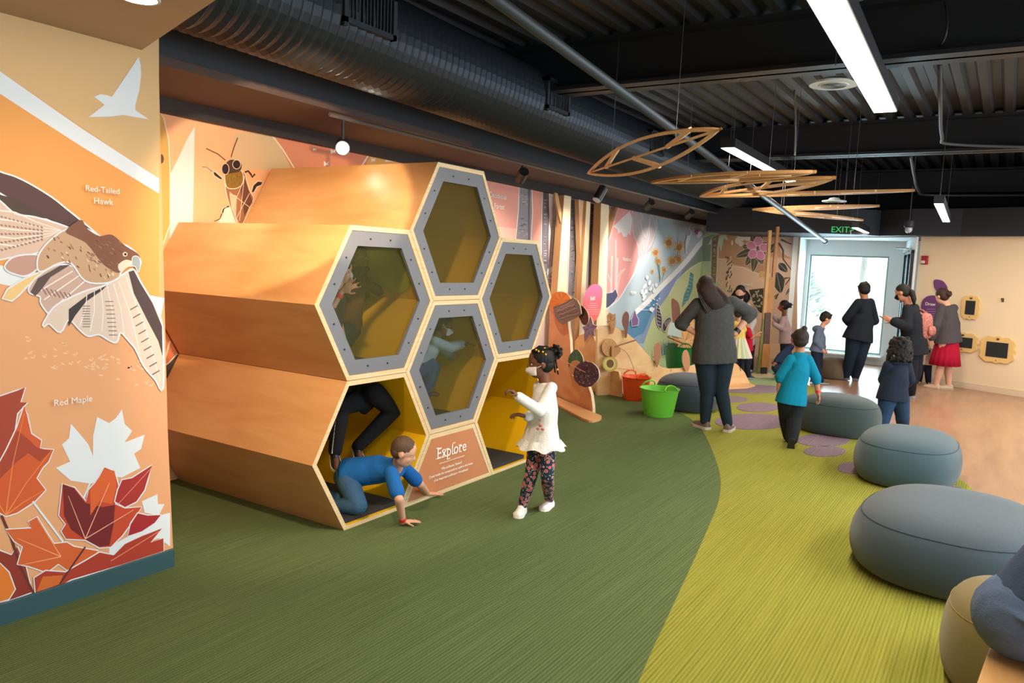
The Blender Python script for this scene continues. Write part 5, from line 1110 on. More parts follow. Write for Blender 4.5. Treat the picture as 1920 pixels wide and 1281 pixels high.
def person(label, J, H, skin='tan', face=(0, 0, 0), hh=None, top=None, bottom=None, hair=None, mask=None, shoes=None, child=False, hands=None, fine=.006, extras=None, group=None, rs=1.0, eyes=True, torso=1.0, org=None, legs=True):
    """J joints in the place; top=(colour, sleeve 0..2, flare, hem drop); bottom=(kind, colour, ...)"""
    hh = hh or (.165*H if child else .135*H)
    base = V(org) if org is not None else V(((J['anL'].x+J['anR'].x)/2, (J['anL'].y+J['anR'].y)/2, 0))
    t = thing('person', label, 'person', base, 0, group)
    R = Rface(*face); hc = J['head']; k = H*rs; SM = mat(SK[skin][1], SK[skin][0], .55, var=.04, vscale=30, spec=.35)
    pel, neck = J['pel'], J['neck']; J = dict(J); _s = (J['shL']-J['shR']).normalized()
    J['shL'] = J['shL']-_s*.026*k; J['shR'] = J['shR']+_s*.026*k
    sh = (J['shL']-J['shR']); sw = sh.length/2; sh.normalize(); hp = (J['hipL']-J['hipR']); hw = hp.length/2; hp.normalize()
    che = J.get('chest', lerp(pel, neck, .68)); wai = J.get('waist', lerp(pel, neck, .30))
    shc = (J['shL']+J['shR'])/2
    def trunk(b, g=0, drop=0, flare=0, upto=True):
        ax0 = (wai-pel).normalized(); ax1 = (che-wai).normalized(); ax2 = (neck-che).normalized(); T = torso
        s = []
        if drop: s.append((pel-ax0*drop, hp, hw+.056*k*T+g+flare, .078*k*T+g+flare*.8, ax0))
        else: s.append((pel-ax0*.045*k, hp, (hw+.02*k)*T, .045*k, ax0))
        s += [(pel, hp, (hw+(.056 if g else .046)*k)*T+g+flare*.4, (.078 if g else .070)*k*T+g+flare*.3, ax0), (wai, hp.lerp(sh, .5), (hw+(.042 if g else .032)*k)*T+g, (.068 if g else .06)*k*T+g, ax0.lerp(ax1, .5)),
              (lerp(wai, che, .6), sh, max(sw*.84, hw+.04*k)*T+g, .068*k*T+g, ax1), (che, sh, sw*.95+g, .068*k*T+g, ax1), (lerp(che, shc, .7), sh, sw*.95+g*.6, .056*k+g*.6, ax2), (shc+ax2*.004*k, sh, sw*.8, .042*k+g*.4, ax2), (lerp(shc, neck, .6), sh, .052*k+g*.4, .038*k+g*.4, ax2), (lerp(shc, neck, 1.0), sh, .034*k+g*.4, .034*k+g*.4, ax2)]
        loft(b, s)
    b = MB(); trunk(b)
    b.caps(shc+(neck-shc)*.2, lerp(neck, hc, .5), .036*k, .033*k if not child else .034*k, 14)
    headgeo(b, hc, R, hh, child)
    L_ = .105*H if not child else .108*H
    hands = hands or {}
    for s_ in 'LR':
        S_, E_, W_ = J['sh'+s_], J['el'+s_], J['wr'+s_]; b.caps(S_, E_, .029*k, .024*k, 14); b.caps(E_, W_, .026*k, .018*k, 14)
        hd = hands.get(s_)
        if hd != 'none':
            d = hd['d'] if hd else (W_-E_).normalized(); nr = hd['n'] if hd else (J['sh'+s_]-shc).normalized()
            hand(b, W_, V(d), V(nr), L_*(hd.get('k', 1) if hd else 1), hd.get('curl', .35) if hd else .35, hd.get('spread', .15) if hd else .15, (hd or {}).get('thumb', 1 if s_ == 'R' else -1))
        if legs:
            Hp, K_, A_ = J['hip'+s_], J['kn'+s_], J['an'+s_]
            b.caps(Hp, K_, .054*k, .035*k, 16); b.caps(K_, lerp(K_, A_, .35), .035*k, .036*k, 14); b.caps(lerp(K_, A_, .3), A_, .036*k, .022*k, 14)
            tv = J.get('toe'+s_); tv = V(tv) if tv is not None else V((R @ V((1, 0, 0)))*V((1, 1, 0)))
            b.caps(A_-V((0, 0, .012*k)), A_+tv.normalized()*.085*k-V((0, 0, .02*k)), .022*k, .017*k, 10)
    o = b.build('body', SM, t, remesh=fine, sm_iter=3, smooth=True, fixn=False)
    def P_(x, y, z): return hc+R @ V((x*hh, y*hh, z*hh))
    if eyes:
        for s_ in (-1, 1):
            e = MB(); e.ball(P_(.280, s_*.122, .0), .040*hh, 12, 8); e.ball(P_(.306, s_*.124, -.002), .021*hh, 10, 6, mi=1); e.build('eye', [EYEW, EYED], t, smooth=True)
        if not mask: MB().ball(P_(.345, 0, -.218), (.014*hh, .075*hh, .020*hh), 12, 6, rot=R).build('lips', LIPM, t, smooth=True)
    # clothing
    if top:
        col, slv, flare, drop = top[:4]; M = col if isinstance(col, bpy.types.Material) else cloth(col); g = .010*k if len(top) < 5 else top[4]
        c = MB(); trunk(c, g, drop, flare)
        for s_ in 'LR':
            S_, E_, W_ = J['sh'+s_], J['el'+s_], J['wr'+s_]
            c.caps(S_, lerp(S_, E_, min(1, slv)) if slv < 1 else E_, .030*k+g*.7, (.029 if slv < 1 else .026)*k+g, 14)
            if slv > 1: c.caps(E_, lerp(E_, W_, slv-1), .027*k+g, .021*k+g, 14)
        c.build('top', M, t, remesh=max(fine*1.15, .006), sm_iter=3, smooth=True, fixn=False)
    if bottom:
        kind, col = bottom[:2]; M = col if isinstance(col, bpy.types.Material) else cloth(col, .35, 90); g = (bottom[2] if len(bottom) > 2 else .008)*k; tg = (bottom[4] if len(bottom) > 4 else 0)*k; c = MB()
        if kind == 'pants':
            ax0 = (wai-pel).normalized(); loft(c, [(pel-ax0*.05*k, hp, hw+.01*k, .04*k, ax0), (pel-ax0*.02*k, hp, hw+.047*k+g, .07*k+g, ax0), (pel, hp, (hw+.048*k)*torso+g*.5, .072*k*torso+g*.5, ax0), (lerp(pel, wai, .6), hp, (hw+.036*k)*torso+g*.2, .063*k*torso+g*.2, ax0)])
            for s_ in 'LR':
                Hp, K_, A_ = J['hip'+s_], J['kn'+s_], J['an'+s_]; c.caps(Hp, K_, .056*k+g+tg, .037*k+g+tg*.3, 16); c.caps(K_, lerp(K_, A_, .35), .037*k+g, .037*k+g, 14); e_ = bottom[3] if len(bottom) > 3 else .97; c.caps(lerp(K_, A_, .3), lerp(K_, A_, e_), .037*k+g, .025*k+g*1.2, 14)
        c.build('trousers', M, t, remesh=max(fine*1.15, .006), sm_iter=3, smooth=True, fixn=False)
    if shoes:
        col, sole = shoes[:2]; M = mat('shoe_'+col, col, .5, bump=.05); M2 = mat('sole_'+sole, sole, .6); hi = shoes[2] if len(shoes) > 2 else .0
        for s_ in 'LR':
            A_ = J['an'+s_]; tv = J.get('toe'+s_); tv = V(tv).normalized() if tv is not None else V((R @ V((1, 0, 0)))*V((1, 1, 0))).normalized()
            up = (V((0, 0, 1))-tv*tv.z).normalized(); sd = up.cross(tv).normalized(); L0 = (.15 if child else .148)*H; w_ = L0*.19; b0 = A_-up*(.030*H)
            c = MB(); B0 = b0-tv*L0*.27
            secs = [(0, .55, .38), (.04, .8, .62), (.15, .93, .80), (.3, .95, .82), (.42, .96, .66), (.6, 1.05, .46), (.78, 1.08, .40), (.9, .92, .34), (.97, .6, .25), (1.0, .3, .12)]
            rs_ = []
            for f, ww, hz in secs:
                ctr = B0+tv*(L0*f)+up*(.006*H); n = 16; r = []
                for q in range(n):
                    a = 2*pi*q/n; x = cos(a)*w_*ww; z = max(0, sin(a))*L0*.42*hz; z = z if sin(a) > 0 else sin(a)*.002; r.append(ctr+sd*x*(1-.25*max(0, sin(a)))+up*z)
                rs_.append(r)
            c.rings(rs_); 
            if hi: c.caps(A_-up*.005, A_+(J['kn'+s_]-A_).normalized()*hi*H, .03*H, .03*H, 12)
            sh_ = c.build('shoe', M, t, smooth=True, subsurf=1, fixn=True)
            c = MB(); rs_ = []
            for zz in (-.011*H, .009*H):
                rs_.append([B0+tv*(L0*f)+up*zz+sd*(w_*1.04*ww*sg_) for f, ww, hz in secs for sg_ in (1,)]+[B0+tv*(L0*f)+up*zz-sd*(w_*1.04*ww) for f, ww, hz in reversed(secs)])
            c.rings(rs_); c.build('sole', M2, sh_)
            if col in ('f0eeea', 'e8e6e2'):
                c = MB()
                for q in range(4): p = B0+tv*(L0*(.42+.07*q))+up*(L0*(.30-.035*q)); c.caps(p-sd*w_*.5, p+sd*w_*.5, .0025, .0025, 6)
                c.build('laces', mat('lace_white', 'fbfaf6', .7), sh_)
    if mask:
        M = mask if isinstance(mask, bpy.types.Material) else cloth(mask, .1)
        c = MB(); rs_ = []
        for i in range(9):
            v = i/8; z = -.06-.27*v; r = []
            for j in range(13):
                u = (j/12-.5)*2; a = u*1.15; rad = .30+.10*(1-abs(u))*sin(pi*min(1, v*1.15))+.02; r.append(P_(.055+rad*cos(a)*(1.0-.18*max(0, v-.6)), (.275-.03*v)*sin(a)*1.02, z-.02*cos(a)))
            rs_.append(r)
        for r in rs_: pass
        n = 13; vs = [p for r in rs_ for p in r]; c.add(vs, [(i*n+j, i*n+j+1, (i+1)*n+j+1, (i+1)*n+j) for i in range(8) for j in range(12)])
        mo = c.build('face_mask', M, t, smooth=True); md = mo.modifiers.new('s', 'SOLIDIFY'); md.thickness = .003
        c = MB()
        for s_ in (-1, 1): c.tube([P_(.17, s_*.27, -.1), P_(.02, s_*.335, -.02), P_(.0, s_*.34, .06)], .0022, 5)
        c.build('mask_strap', M, t)
    # hair
    if hair:
        kind, col = hair[:2]; HM = mat('hair_'+col, col, .6, bump=.6, scale=120, var=.25, vscale=50, spec=.3, stretch=(1, 1, .25)); c = MB(); r_ = random.Random(int(H*1000)); vx = max(fine, .005)
        lo = {'short': .0, 'crop': .0}.get(kind, 0)
        c.ball(P_(-.075, 0, .15), (.40*hh, .355*hh, .375*hh), 20, 14, rot=R); c.ball(P_(-.14, 0, -.02), (.30*hh, .325*hh, .30*hh), 18, 12, rot=R)
        if kind == 'crop': c = MB(); c.ball(P_(-.06, 0, .135), (.395*hh, .335*hh, .365*hh), 20, 14, rot=R); c.ball(P_(-.13, 0, -.02), (.30*hh, .305*hh, .26*hh), 18, 12, rot=R); 
        if kind in ('short',): 
            for i in range(26): a = r_.uniform(-1, 1); c.ball(P_(.1*r_.uniform(-3, 2.6), .26*a, .42*sqrt(max(0, 1-a*a*.5))+.03), .07*hh, 8, 6)
        if kind == 'bun': c.ball(P_(*(hair[2] if len(hair) > 2 else (-.33, 0, .38))), (hair[3] if len(hair) > 3 else .17)*hh, 14, 10)
        if kind == 'lowbun':
            c.ball(P_(-.46, 0, .02), .19*hh, 14, 10); 
            for i in range(10): c.ball(P_(-.46+r_.uniform(-.15, .12), r_.uniform(-.15, .15), .02+r_.uniform(-.15, .15)), .07*hh, 8, 6)
        if kind == 'long':
            dr = hair[2]; bv = hair[3] if len(hair) > 3 else V((0, 0, -1)); pts = [P_(-.15, 0, .1), P_(-.26, 0, -.2)]; e = P_(-.30, 0, -.3)+V(bv)*dr; pts += [lerp(pts[1], e, .5)+(R @ V((-.03*hh, 0, 0))), e]
            sd = R @ V((0, 1, 0)); fd = V((0, 0, 1)); loft(c, [(pts[0], sd, .37*hh, .30*hh, fd), (pts[1], sd, .47*hh, .30*hh, fd), (pts[2], sd, .52*hh, .24*hh, fd), (lerp(pts[2], pts[3], .7), sd, .44*hh, .16*hh, fd), (pts[3], sd, .24*hh, .08*hh, fd)])
            for i in range(60):
                u = r_.uniform(-1.15, 1.15); p = P_(-.2-.15*(1-abs(u)), .34*u, -.15); q = pts[3]+sd*(u*.36*hh)+(R @ V((r_.uniform(-.05, .02)*hh, 0, 0)))+V((0, 0, r_.uniform(-.05, .12)*hh)); m_ = lerp(p, q, .5)+(R @ V((-.09*hh, 0, 0)))+sd*(u*.08*hh); c.tube([p, m_, q], [.05*hh, .045*hh, .018*hh], 6)
        if kind == 'curly':
            dr = hair[2]; 
            for i in range(hair[3] if len(hair) > 3 else 130):
                u, v = r_.uniform(-pi*.78, pi*.78), r_.uniform(0, 1); z = .48-v*(.55+dr); rad = (.36+.12*min(1, v*1.6))*(1 if z > -.2 else 1.02); c.ball(P_(-.08-rad*cos(u)*1.0*(1 if z < .3 else .8), rad*sin(u)*(1 if z < .3 else .75), z), r_.uniform(.055, .1)*hh, 7, 5)
        if kind == 'puff':
            px_, py_, pz_ = hair[2]; 
            for i in range(60):
                v = V((r_.gauss(0, 1), r_.gauss(0, 1), r_.gauss(0, 1))).normalized()*r_.uniform(.05, hair[3]); c.ball(P_(px_+v.x, py_+v.y, pz_+v.z), r_.uniform(.035, .07)*hh, 7, 5)
        c.build('hair', HM, t, remesh=vx*.9, sm_iter=1, smooth=True, fixn=False)
        if kind == 'long':
            c2_ = MB()
            for i in range(90):
                u = r_.uniform(-1.1, 1.1); a_ = r_.uniform(-.2, .25); p0 = P_(.12-.5*abs(u)**.5*.3-.25*(1-abs(u)), .30*u, .42-.22*abs(u)); p1_ = P_(-.38+.16*abs(u), .43*u, -.05+a_*.3); q = pts[3]+sd*(u*.5*hh)+(R @ V((-.03*hh, 0, 0)))+V((0, 0, r_.uniform(-.3, .25)*hh)); m_ = lerp(p1_, q, .5)+(R @ V(((-.13+.08*abs(u))*hh, 0, 0)))+sd*(u*.10*hh+r_.uniform(-.05, .05)*hh)
                c2_.tube(smooth3([p0, p1_, m_, q], 4), [.03*hh]*4+[.045*hh]*6+[.036*hh, .026*hh, .010*hh], 6, mi=i % 3)
            c2_.build('hair_locks', [HM, mat('hair_lock_a', '4a3026', .5), mat('hair_lock_b', '1e130f', .45)] if col != '1e1614' else [HM, HM, HM], t, smooth=True)
    if extras: extras(t, P_, J, k, hh, R)
    return t
def band(t, a, b_, f, r, col='d8322c', name='wristband', w_=.012):
    p = lerp(a, b_, f); d = (V(b_)-V(a)).normalized(); MB().tube([p-d*w_, p+d*w_], r, 18).build(name, mat('band_'+col, col, .45), t, smooth=True, angle=40)
def J2(base, tab, extra=None):
    """joints as (x, y, depth offset) seen on the upright plane through base"""
    J = {k: atD(v[0], v[1], base, v[2] if len(v) > 2 else 0) for k, v in tab.items()}
    if extra: J.update(extra)
    return J
YAW = _y
def JY(y0, tab): return {k: atY(v[0], v[1], y0+(v[2] if len(v) > 2 else 0)*.8) for k, v in tab.items()}
def dirv(a): return V((cos(a), sin(a), 0))
def px_yaw(px): return YAW-math.atan((px-960)/FOC)

# ---- girl in the white top, walking left
FLOR = bpy.data.materials.new('floral_leggings'); FLOR.use_nodes = True; nt = FLOR.node_tree; bs = nt.nodes['Principled BSDF']; tc = nt.nodes.new('ShaderNodeTexCoord'); vo = nt.nodes.new('ShaderNodeTexVoronoi'); vo.inputs['Scale'].default_value = 34; vo2 = nt.nodes.new('ShaderNodeTexVoronoi'); vo2.inputs['Scale'].default_value = 70
nt.links.new(tc.outputs['Object'], vo.inputs['Vector']); nt.links.new(tc.outputs['Object'], vo2.inputs['Vector'])
r1 = nt.nodes.new('ShaderNodeValToRGB'); r1.color_ramp.interpolation = 'CONSTANT'; E_ = r1.color_ramp.elements; E_[0].position = 0; E_[0].color = rgb('e8d9b8'); E_[1].position = .14; E_[1].color = rgb('c4525c'); e = E_.new(.36); e.color = rgb('e6a9a4'); e = E_.new(.44); e.color = (0, 0, 0, 1)
nt.links.new(vo.outputs['Distance'], r1.inputs[0])
r2_ = nt.nodes.new('ShaderNodeValToRGB'); r2_.color_ramp.interpolation = 'CONSTANT'; E_ = r2_.color_ramp.elements; E_[0].position = 0; E_[0].color = rgb('a8c4bc'); E_[1].position = .26; E_[1].color = rgb('222a3e'); nt.links.new(vo2.outputs['Distance'], r2_.inputs[0])
gt = nt.nodes.new('ShaderNodeMath'); gt.operation = 'GREATER_THAN'; gt.inputs[1].default_value = .43; nt.links.new(vo.outputs['Distance'], gt.inputs[0])
mxc = nt.nodes.new('ShaderNodeMix'); mxc.data_type = 'RGBA'; nt.links.new(gt.outputs[0], mxc.inputs[0]); nt.links.new(r1.outputs[0], mxc.inputs[6]); nt.links.new(r2_.outputs[0], mxc.inputs[7]); nt.links.new(mxc.outputs[2], bs.inputs[0]); bs.inputs['Roughness'].default_value = .85
gb = FL(1000, 972)
def girl_x(t, P_, J, k, hh, R):
    # lace hem, ties of braids, clips, print on the shirt
    pel = J['pel']; c = MB(); n = 60; r0_ = []; r1_ = []
    for i in range(n):
        a = 2*pi*i/n; w_ = 1+.06*sin(a*12); r0_.append(pel+V((cos(a)*.125, sin(a)*.125, .0))); r1_.append(pel+V((cos(a)*.162*w_, sin(a)*.162*w_, -.055-.01*sin(a*7))))
    c.rings([r0_, r1_], cap=False); lc = c.build('lace_hem', mat('lace', 'e6e4de', .8, bump=.8, scale=140, var=.12, vscale=140), t, smooth=True)
    band_c = mat('bead_gold', 'e0a92c', .4)
    c = MB()
    for i in range(9):
        y0_ = -.24+.06*i; pts = [P_(.26-.08*abs(y0_)*3, y0_*1.0, .36), P_(.02, y0_*1.15, .525-abs(y0_)*.35), P_(-.26, y0_*.9, .48), P_(-.4, y0_*.3, .36)]; c.tube(pts, .020*hh, 6)
    c.build('cornrows', mat('hair_1a1412', '1a1412', .5), t, smooth=True)
    c = MB()
    for u in (-.27, -.21, .21, .27): 
        c.caps(P_(-.44, u*.5, .18), P_(-.50, u*.75, -.34), .03*hh, .022*hh, 7)
    c.build('braids', mat('hair_1a1412', '1a1412', .5), t, smooth=True)
    c = MB()
    for x, y, z in ((.1, .26, .40), (-.02, .3, .38), (-.1, .22, .47), (-.48, .2, -.2), (-.46, .14, -.05), (-.1, .33, .3), (.16, .2, .44)): c.ball(P_(x, y, z), .035*hh, 8, 6)
    c.build('hair_beads', band_c, t, smooth=True)
    c = MB(); 
    for px, py, r, in ((1014, 800, .011), (1009, 806, .009), (1018, 807, .009), (1012, 789, .005), (1012, 780, .005)):
        p = atD(px, py, gb, -.165); q = FWH; c.ball(p+q*.03, (r*1.3, r*1.3, r), 8, 6)
    c.build('shirt_print', mat('print_rose', 'b06a62', .7), t, smooth=True)
TW = cloth('e9e7e4', .3, 120, .03)
JG = J2(gb, dict(head=(1013, 681), neck=(1023, 716), pel=(1015, 822), shL=(1039, 728, -.085), shR=(1006, 724, .075), elL=(1012, 771, -.15), wrL=(971, 743, -.20), elR=(1008, 772, .10), wrR=(988, 782, -.06), hipL=(1026, 832, -.045), hipR=(1007, 832, .045), knL=(1026, 893, -.06), knR=(996, 892, .0)))
JG['anR'] = FL(978, 964)+V((0, 0, .055)); JG['anL'] = FL(1029, 952)+V((0, 0, .055)); gy = px_yaw(1000)+radians(103)
JG['toeL'] = (FL(1003, 975)-FL(1029, 955)).normalized(); JG['toeR'] = (FL(960, 992)-FL(980, 966)).normalized()
person('young girl in white long-sleeved top and floral leggings walking left across the green carpet', JG, 1.16, 'dark', (gy, .08, 0), top=(TW, 1.95, .03, .05, .010), bottom=('pants', FLOR, .004), hh=.215, rs=.92, hair=('puff', '1a1412', (-.5, 0, .3), .26), mask=cloth('dcd3cc', .1), shoes=('f0eeea', 'f6f4ef'), child=True, fine=.005, extras=girl_x,
       hands={'L': dict(d=(JG['wrL']-JG['elL'])+V((0, 0, .02)), n=(0, 0, 1), curl=.9), 'R': dict(d=dirv(gy)+V((0, 0, .3)), n=(0, 0, 1), curl=.5)})

# ---- boy crawling out of the lower left tunnel
yb = V((cos(radians(-52)), sin(radians(-52)), 0))
bh1 = FL(783, 985); bh2 = FL(829, 933)
JB = dict(head=atY(757, 848, -.17), neck=atY(744, 866, -.08), chest=atY(712, 880, .04), waist=atY(678, 884, .14), pel=atY(650, 890, .23), shL=atY(757, 874, -.02), shR=atY(730, 887, -.14))
JB['elR'] = atY(748, 936, -.26); JB['wrR'] = bh1+V((-.085, .05, .035)); JB['elL'] = atY(787, 908, -.10); JB['wrL'] = bh2+V((-.09, .06, .035))
sd = V((0, 0, 1)).cross(yb)
JB['hipL'] = JB['pel']+sd*.055; JB['hipR'] = JB['pel']-sd*.055
kz = .12
JB['knR'] = onpl(672, 948, (0, 0, 1), kz); JB['knL'] = JB['knR']+sd*.15-yb*.06
JB['anR'] = onpl(632, 950, (0, 0, 1), .09); JB['anL'] = JB['knL']-yb*.26+V((0, 0, -.02))
JB['toeL'] = -yb; JB['toeR'] = -yb
fb = (bh1-JB['wrR']); 
def boy_x(t, P_, J, k, hh, R): band(t, J['elR'], J['wrR'], .88, .0245)
person('boy in bright blue t-shirt and jeans crawling out of the lower left tunnel', JB, 1.05, 'light', (radians(-58), .35, 0), hh=.205, top=('1f63ad', .75, .0, .0, .016), bottom=('pants', '3c5f85', .014), hair=('crop', '5a4535'), shoes=('5b6068', 'd8d6d0'), child=True, fine=.005, extras=boy_x, org=(JB['pel'].x, JB['pel'].y, 0), rs=1.08,
       hands={'R': dict(d=dirv(radians(-40)), n=(0, 0, 1), curl=.08, spread=.35), 'L': dict(d=dirv(radians(-45)), n=(0, 0, 1), curl=.08, spread=.35)})

# ---- child in black trousers crouching in the lower left tunnel
JC = dict(pel=atY(690, 742, .34), hipL=atY(702, 738, .26), hipR=atY(676, 750, .36), knL=atY(738, 770, .22), anL=atY(670, 838, .36), knR=atY(640, 764, .36), anR=atY(628, 848, .30))
JC['chest'] = JC['pel']+V((-.10, .24, .03)); JC['waist'] = JC['pel']+V((-.04, .12, .03)); JC['neck'] = JC['pel']+V((-.14, .38, -.02)); JC['head'] = JC['pel']+V((-.17, .48, -.10)); JC['shL'] = JC['neck']+V((.09, -.05, -.02)); JC['shR'] = JC['neck']+V((-.09, -.05, -.02))
for s_ in 'LR': JC['el'+s_] = JC['sh'+s_]+V((0, 0, -.15)); JC['wr'+s_] = JC['sh'+s_]+V((.03, 0, -.28))
JC['toeL'] = V((-.25, -.5, -.45)); JC['toeR'] = V((-.35, -.5, -.5))
def stripes(t, P_, J, k, hh, R):
    c = MB()
    for a, b_ in ((J['knL'], J['anL']),):
        o = V((.045, -.03, -.015)); c.tube([lerp(a, b_, 0)+o*1.15, lerp(a, b_, .5)+o*1.05, b_+o*.8], .004, 6)
    a, b_ = J['knR'], J['anR']; o = V((-.055, -.02, 0)); c.tube([lerp(a, b_, .1)+o, b_+o*.75], .004, 6)
    c.build('leg_stripe', mat('stripe_white', 'c9c7c2', .6), t)
person('child in black trousers with white side stripes crouching inside the lower left tunnel', JC, 1.15, 'dark', (radians(180), .5, 0), hh=.18, top=('17181b', 1.9, .0, .02), bottom=('pants', '1b1c20', .012), hair=('short', '17120f'), shoes=('2a2b30', 'dcdad4'), child=True, fine=.007, extras=stripes, eyes=False, org=(.25, .5, .07))

# ---- three children behind the screens
JD = JY(.28, dict(head=(640, 506, 0), neck=(629, 540, .02), pel=(612, 640, .1), shL=(640, 560, .12), shR=(622, 556, -.08), elR=(617, 585, -.10), wrR=(640, 547, -.14), elL=(634, 598, .12), wrL=(645, 640, .1), hipL=(620, 650, .15), hipR=(605, 650, .05), knL=(640, 690, .1), knR=(620, 690, 0), anL=(622, 700, .35), anR=(606, 700, .25)))
def dx(t, P_, J, k, hh, R): band(t, J['elR'], J['wrR'], .8, .027)
person('child in dark top with light mask pressing an open hand on the upper left screen', JD, .95, 'light', (radians(-10), 0, 0), hh=.19, top=('2b2a30', .8, 0, 0), bottom=('pants', '2c3038'), hair=('short', '1b1715'), mask='b9bdc4', child=True, fine=.007, eyes=False, extras=dx, org=(.15, .5, 1.0), hands={'R': dict(d=RT*.8+V((0, 0, .55)), n=FWH, curl=.25, spread=.6, k=1.35, thumb=-1)}, rs=1.05)
JE = JY(.5, dict(head=(672, 480, 0), neck=(668, 518, 0), pel=(655, 610, .05), shL=(668, 532, .12), shR=(682, 530, -.1), elR=(710, 545, -.08), wrR=(748, 532, -.05), elL=(690, 560, .12), wrL=(700, 590, .1), hipL=(660, 620, .06), hipR=(650, 620, -.04), knL=(640, 660, .1), knR=(630, 660, 0), anL=(620, 690, .2), anR=(610, 690, .1)))
person('child with long dark curls reaching an arm behind the upper left screen', JE, 1.0, 'dark', (radians(-30), .1, 0), hh=.2, top=('5b3a28', 1.9, 0, 0), bottom=('pants', '2a2d38'), hair=('curly', '1d1814', .75, 170), child=True, fine=.008, eyes=False, org=(.35, .5, 1.0))
JF = JY(.3, dict(head=(829, 610, 0), neck=(815, 630, .03), pel=(782, 690, .12), chest=(806, 650, .06), shL=(820, 640, .12), shR=(812, 640, -.06), elR=(842, 652, -.10), wrR=(866, 645, -.12), elL=(835, 660, .14), wrL=(850, 668, .12), hipL=(788, 694, .16), hipR=(778, 694, .04), knL=(812, 688, .12), knR=(806, 684, -.02), anL=(800, 735, .15), anR=(796, 728, .02)))
person('child in pale blue top and jeans sitting behind the centre screen', JF, 1.02, 'dark', (radians(-45), .15, 0), hh=.2, top=('8fa6b3', 1.95, 0, 0, .016), bottom=('pants', '2c4a78', .02), hair=('short', '1b1512'), mask='e4e6e8', child=True, fine=.007, org=(1.1, .5, .55), hands={'R': dict(d=RT, n=(0, 0, 1), curl=.2)})

# ---- woman in the grey sweater
wb = FL(1345, 806); wy_ = px_yaw(1340)
JW = J2(wb, dict(head=(1322, 538, 0), neck=(1337, 564, 0), pel=(1339, 655), chest=(1340, 596), waist=(1339, 632), shL=(1300, 571), shR=(1381, 566), elL=(1277, 607, .10), wrL=(1303, 624, .02), elR=(1408, 588, .08), wrR=(1378, 626, .02), hipL=(1322, 664), hipR=(1357, 664), knL=(1326, 735, -.0), knR=(1352, 730, -.02)))
JW['anL'] = FL(1321, 805)+V((0, 0, .07)); JW['anR'] = FL(1364, 810)+V((0, 0, .07)); JW['toeL'] = dirv(wy_+.7); JW['toeR'] = dirv(wy_-.25)
def wx(t, P_, J, k, hh, R): band(t, J['elR'], J['wrR'], .86, .036, '15161a', 'watch', .02)
person('woman with long brown hair in grey sweater and dark jeans, hands on hips, back turned', JW, 1.68, 'light', (wy_+.45, .05, 0), hh=.235, top=(cloth('4b4c4c', .45, 260, .2), 1.25, .012, .14, .026), bottom=('pants', '22303c', .006, .93, .012), hair=('long', '2a1a14', .24, (RT*.75+V((0, 0, -1))).normalized()), shoes=('6f5a52', 'cfc6bc'), fine=.008, eyes=False, extras=wx, rs=1.0, torso=1.06,
       hands={'L': dict(d=RT*.5+V((0, 0, .35))+FWH*.5, n=-RT, curl=.5), 'R': dict(d=-RT*.5+V((0, 0, -.1))+FWH*.6, n=RT, curl=.5)})

# ---- boy in the teal shirt
tb_ = FL(1482, 836); ty = px_yaw(1490)
JT = J2(tb_, dict(head=(1501, 638, 0), neck=(1500, 660), pel=(1485, 742), chest=(1498, 694), shL=(1477, 674), shR=(1521, 674), elL=(1463, 706, .02), wrL=(1460, 733, .03), elR=(1530, 709, -.02), wrR=(1534, 737, -.03), hipL=(1475, 750), hipR=(1494, 750), knL=(1474, 784, .10), knR=(1490, 784, .0), anR=(1484, 826, -.13), anL=(1480, 818, .16)))
JT['anL'].z = .05; JT['toeL'] = dirv(ty); JT['toeR'] = dirv(ty)*.35+V((0, 0, -.93))
def tx(t, P_, J, k, hh, R): band(t, J['elR'], J['wrR'], .9, .026)
person('boy in teal blue shirt with a top knot and red wristband walking away', JT, 1.12, 'tan', (ty, .05, 0), hh=.22, top=('0b7f9f', 1.2, .012, .08, .018), bottom=('pants', '23252a', .02, .93), hair=('bun', '2e2420', (-.1, -.12, .52), .13), shoes=('4a4d52', '2b2c2e'), child=True, fine=.006, eyes=False, extras=tx, rs=1.1)

# ---- girl in denim jacket with curly hair
nb = FL(1680, 812); ny = px_yaw(1680)
JN = J2(nb, dict(head=(1688, 652, .02), neck=(1683, 676), pel=(1674, 742), chest=(1682, 705), shL=(1660, 684), shR=(1706, 684), elL=(1656, 712, .06), wrL=(1668, 722, .16), elR=(1707, 712, .06), wrR=(1698, 722, .16), hipL=(1664, 748), hipR=(1688, 748), knL=(1658, 780, -.02), knR=(1692, 780, .04)))
JN['anL'] = FL(1650, 812)+V((0, 0, .05)); JN['anR'] = FL(1692, 806)+V((0, 0, .05)); JN['toeL'] = dirv(ny); JN['toeR'] = dirv(ny)
def nx(t, P_, J, k, hh, R):
    c = J['neck']+V((0, 0, .0)); loft_b = MB(); loft(loft_b, [(c-V((0, 0, .05)), RT, .12, .08, (0, 0, 1)), (c-V((0, 0, .01)), RT, .105, .085, (0, 0, 1)), (c+V((0, 0, .012)), RT, .075, .06, (0, 0, 1))]); loft_b.build('hood', cloth('232c3c', .35, 90), t, smooth=True, subsurf=1)
person('child with thick dark curly hair in navy jacket and jeans standing behind a pouf', JN, 1.1, 'tan', (ny, .1, 0), hh=.235, top=('232c3c', 1.95, .01, .05, .022), bottom=('pants', '27405c', .022), hair=('curly', '0f0c0d', .55, 260), shoes=('2b2c30', '888888'), child=True, fine=.007, eyes=False, extras=nx, rs=1.12)

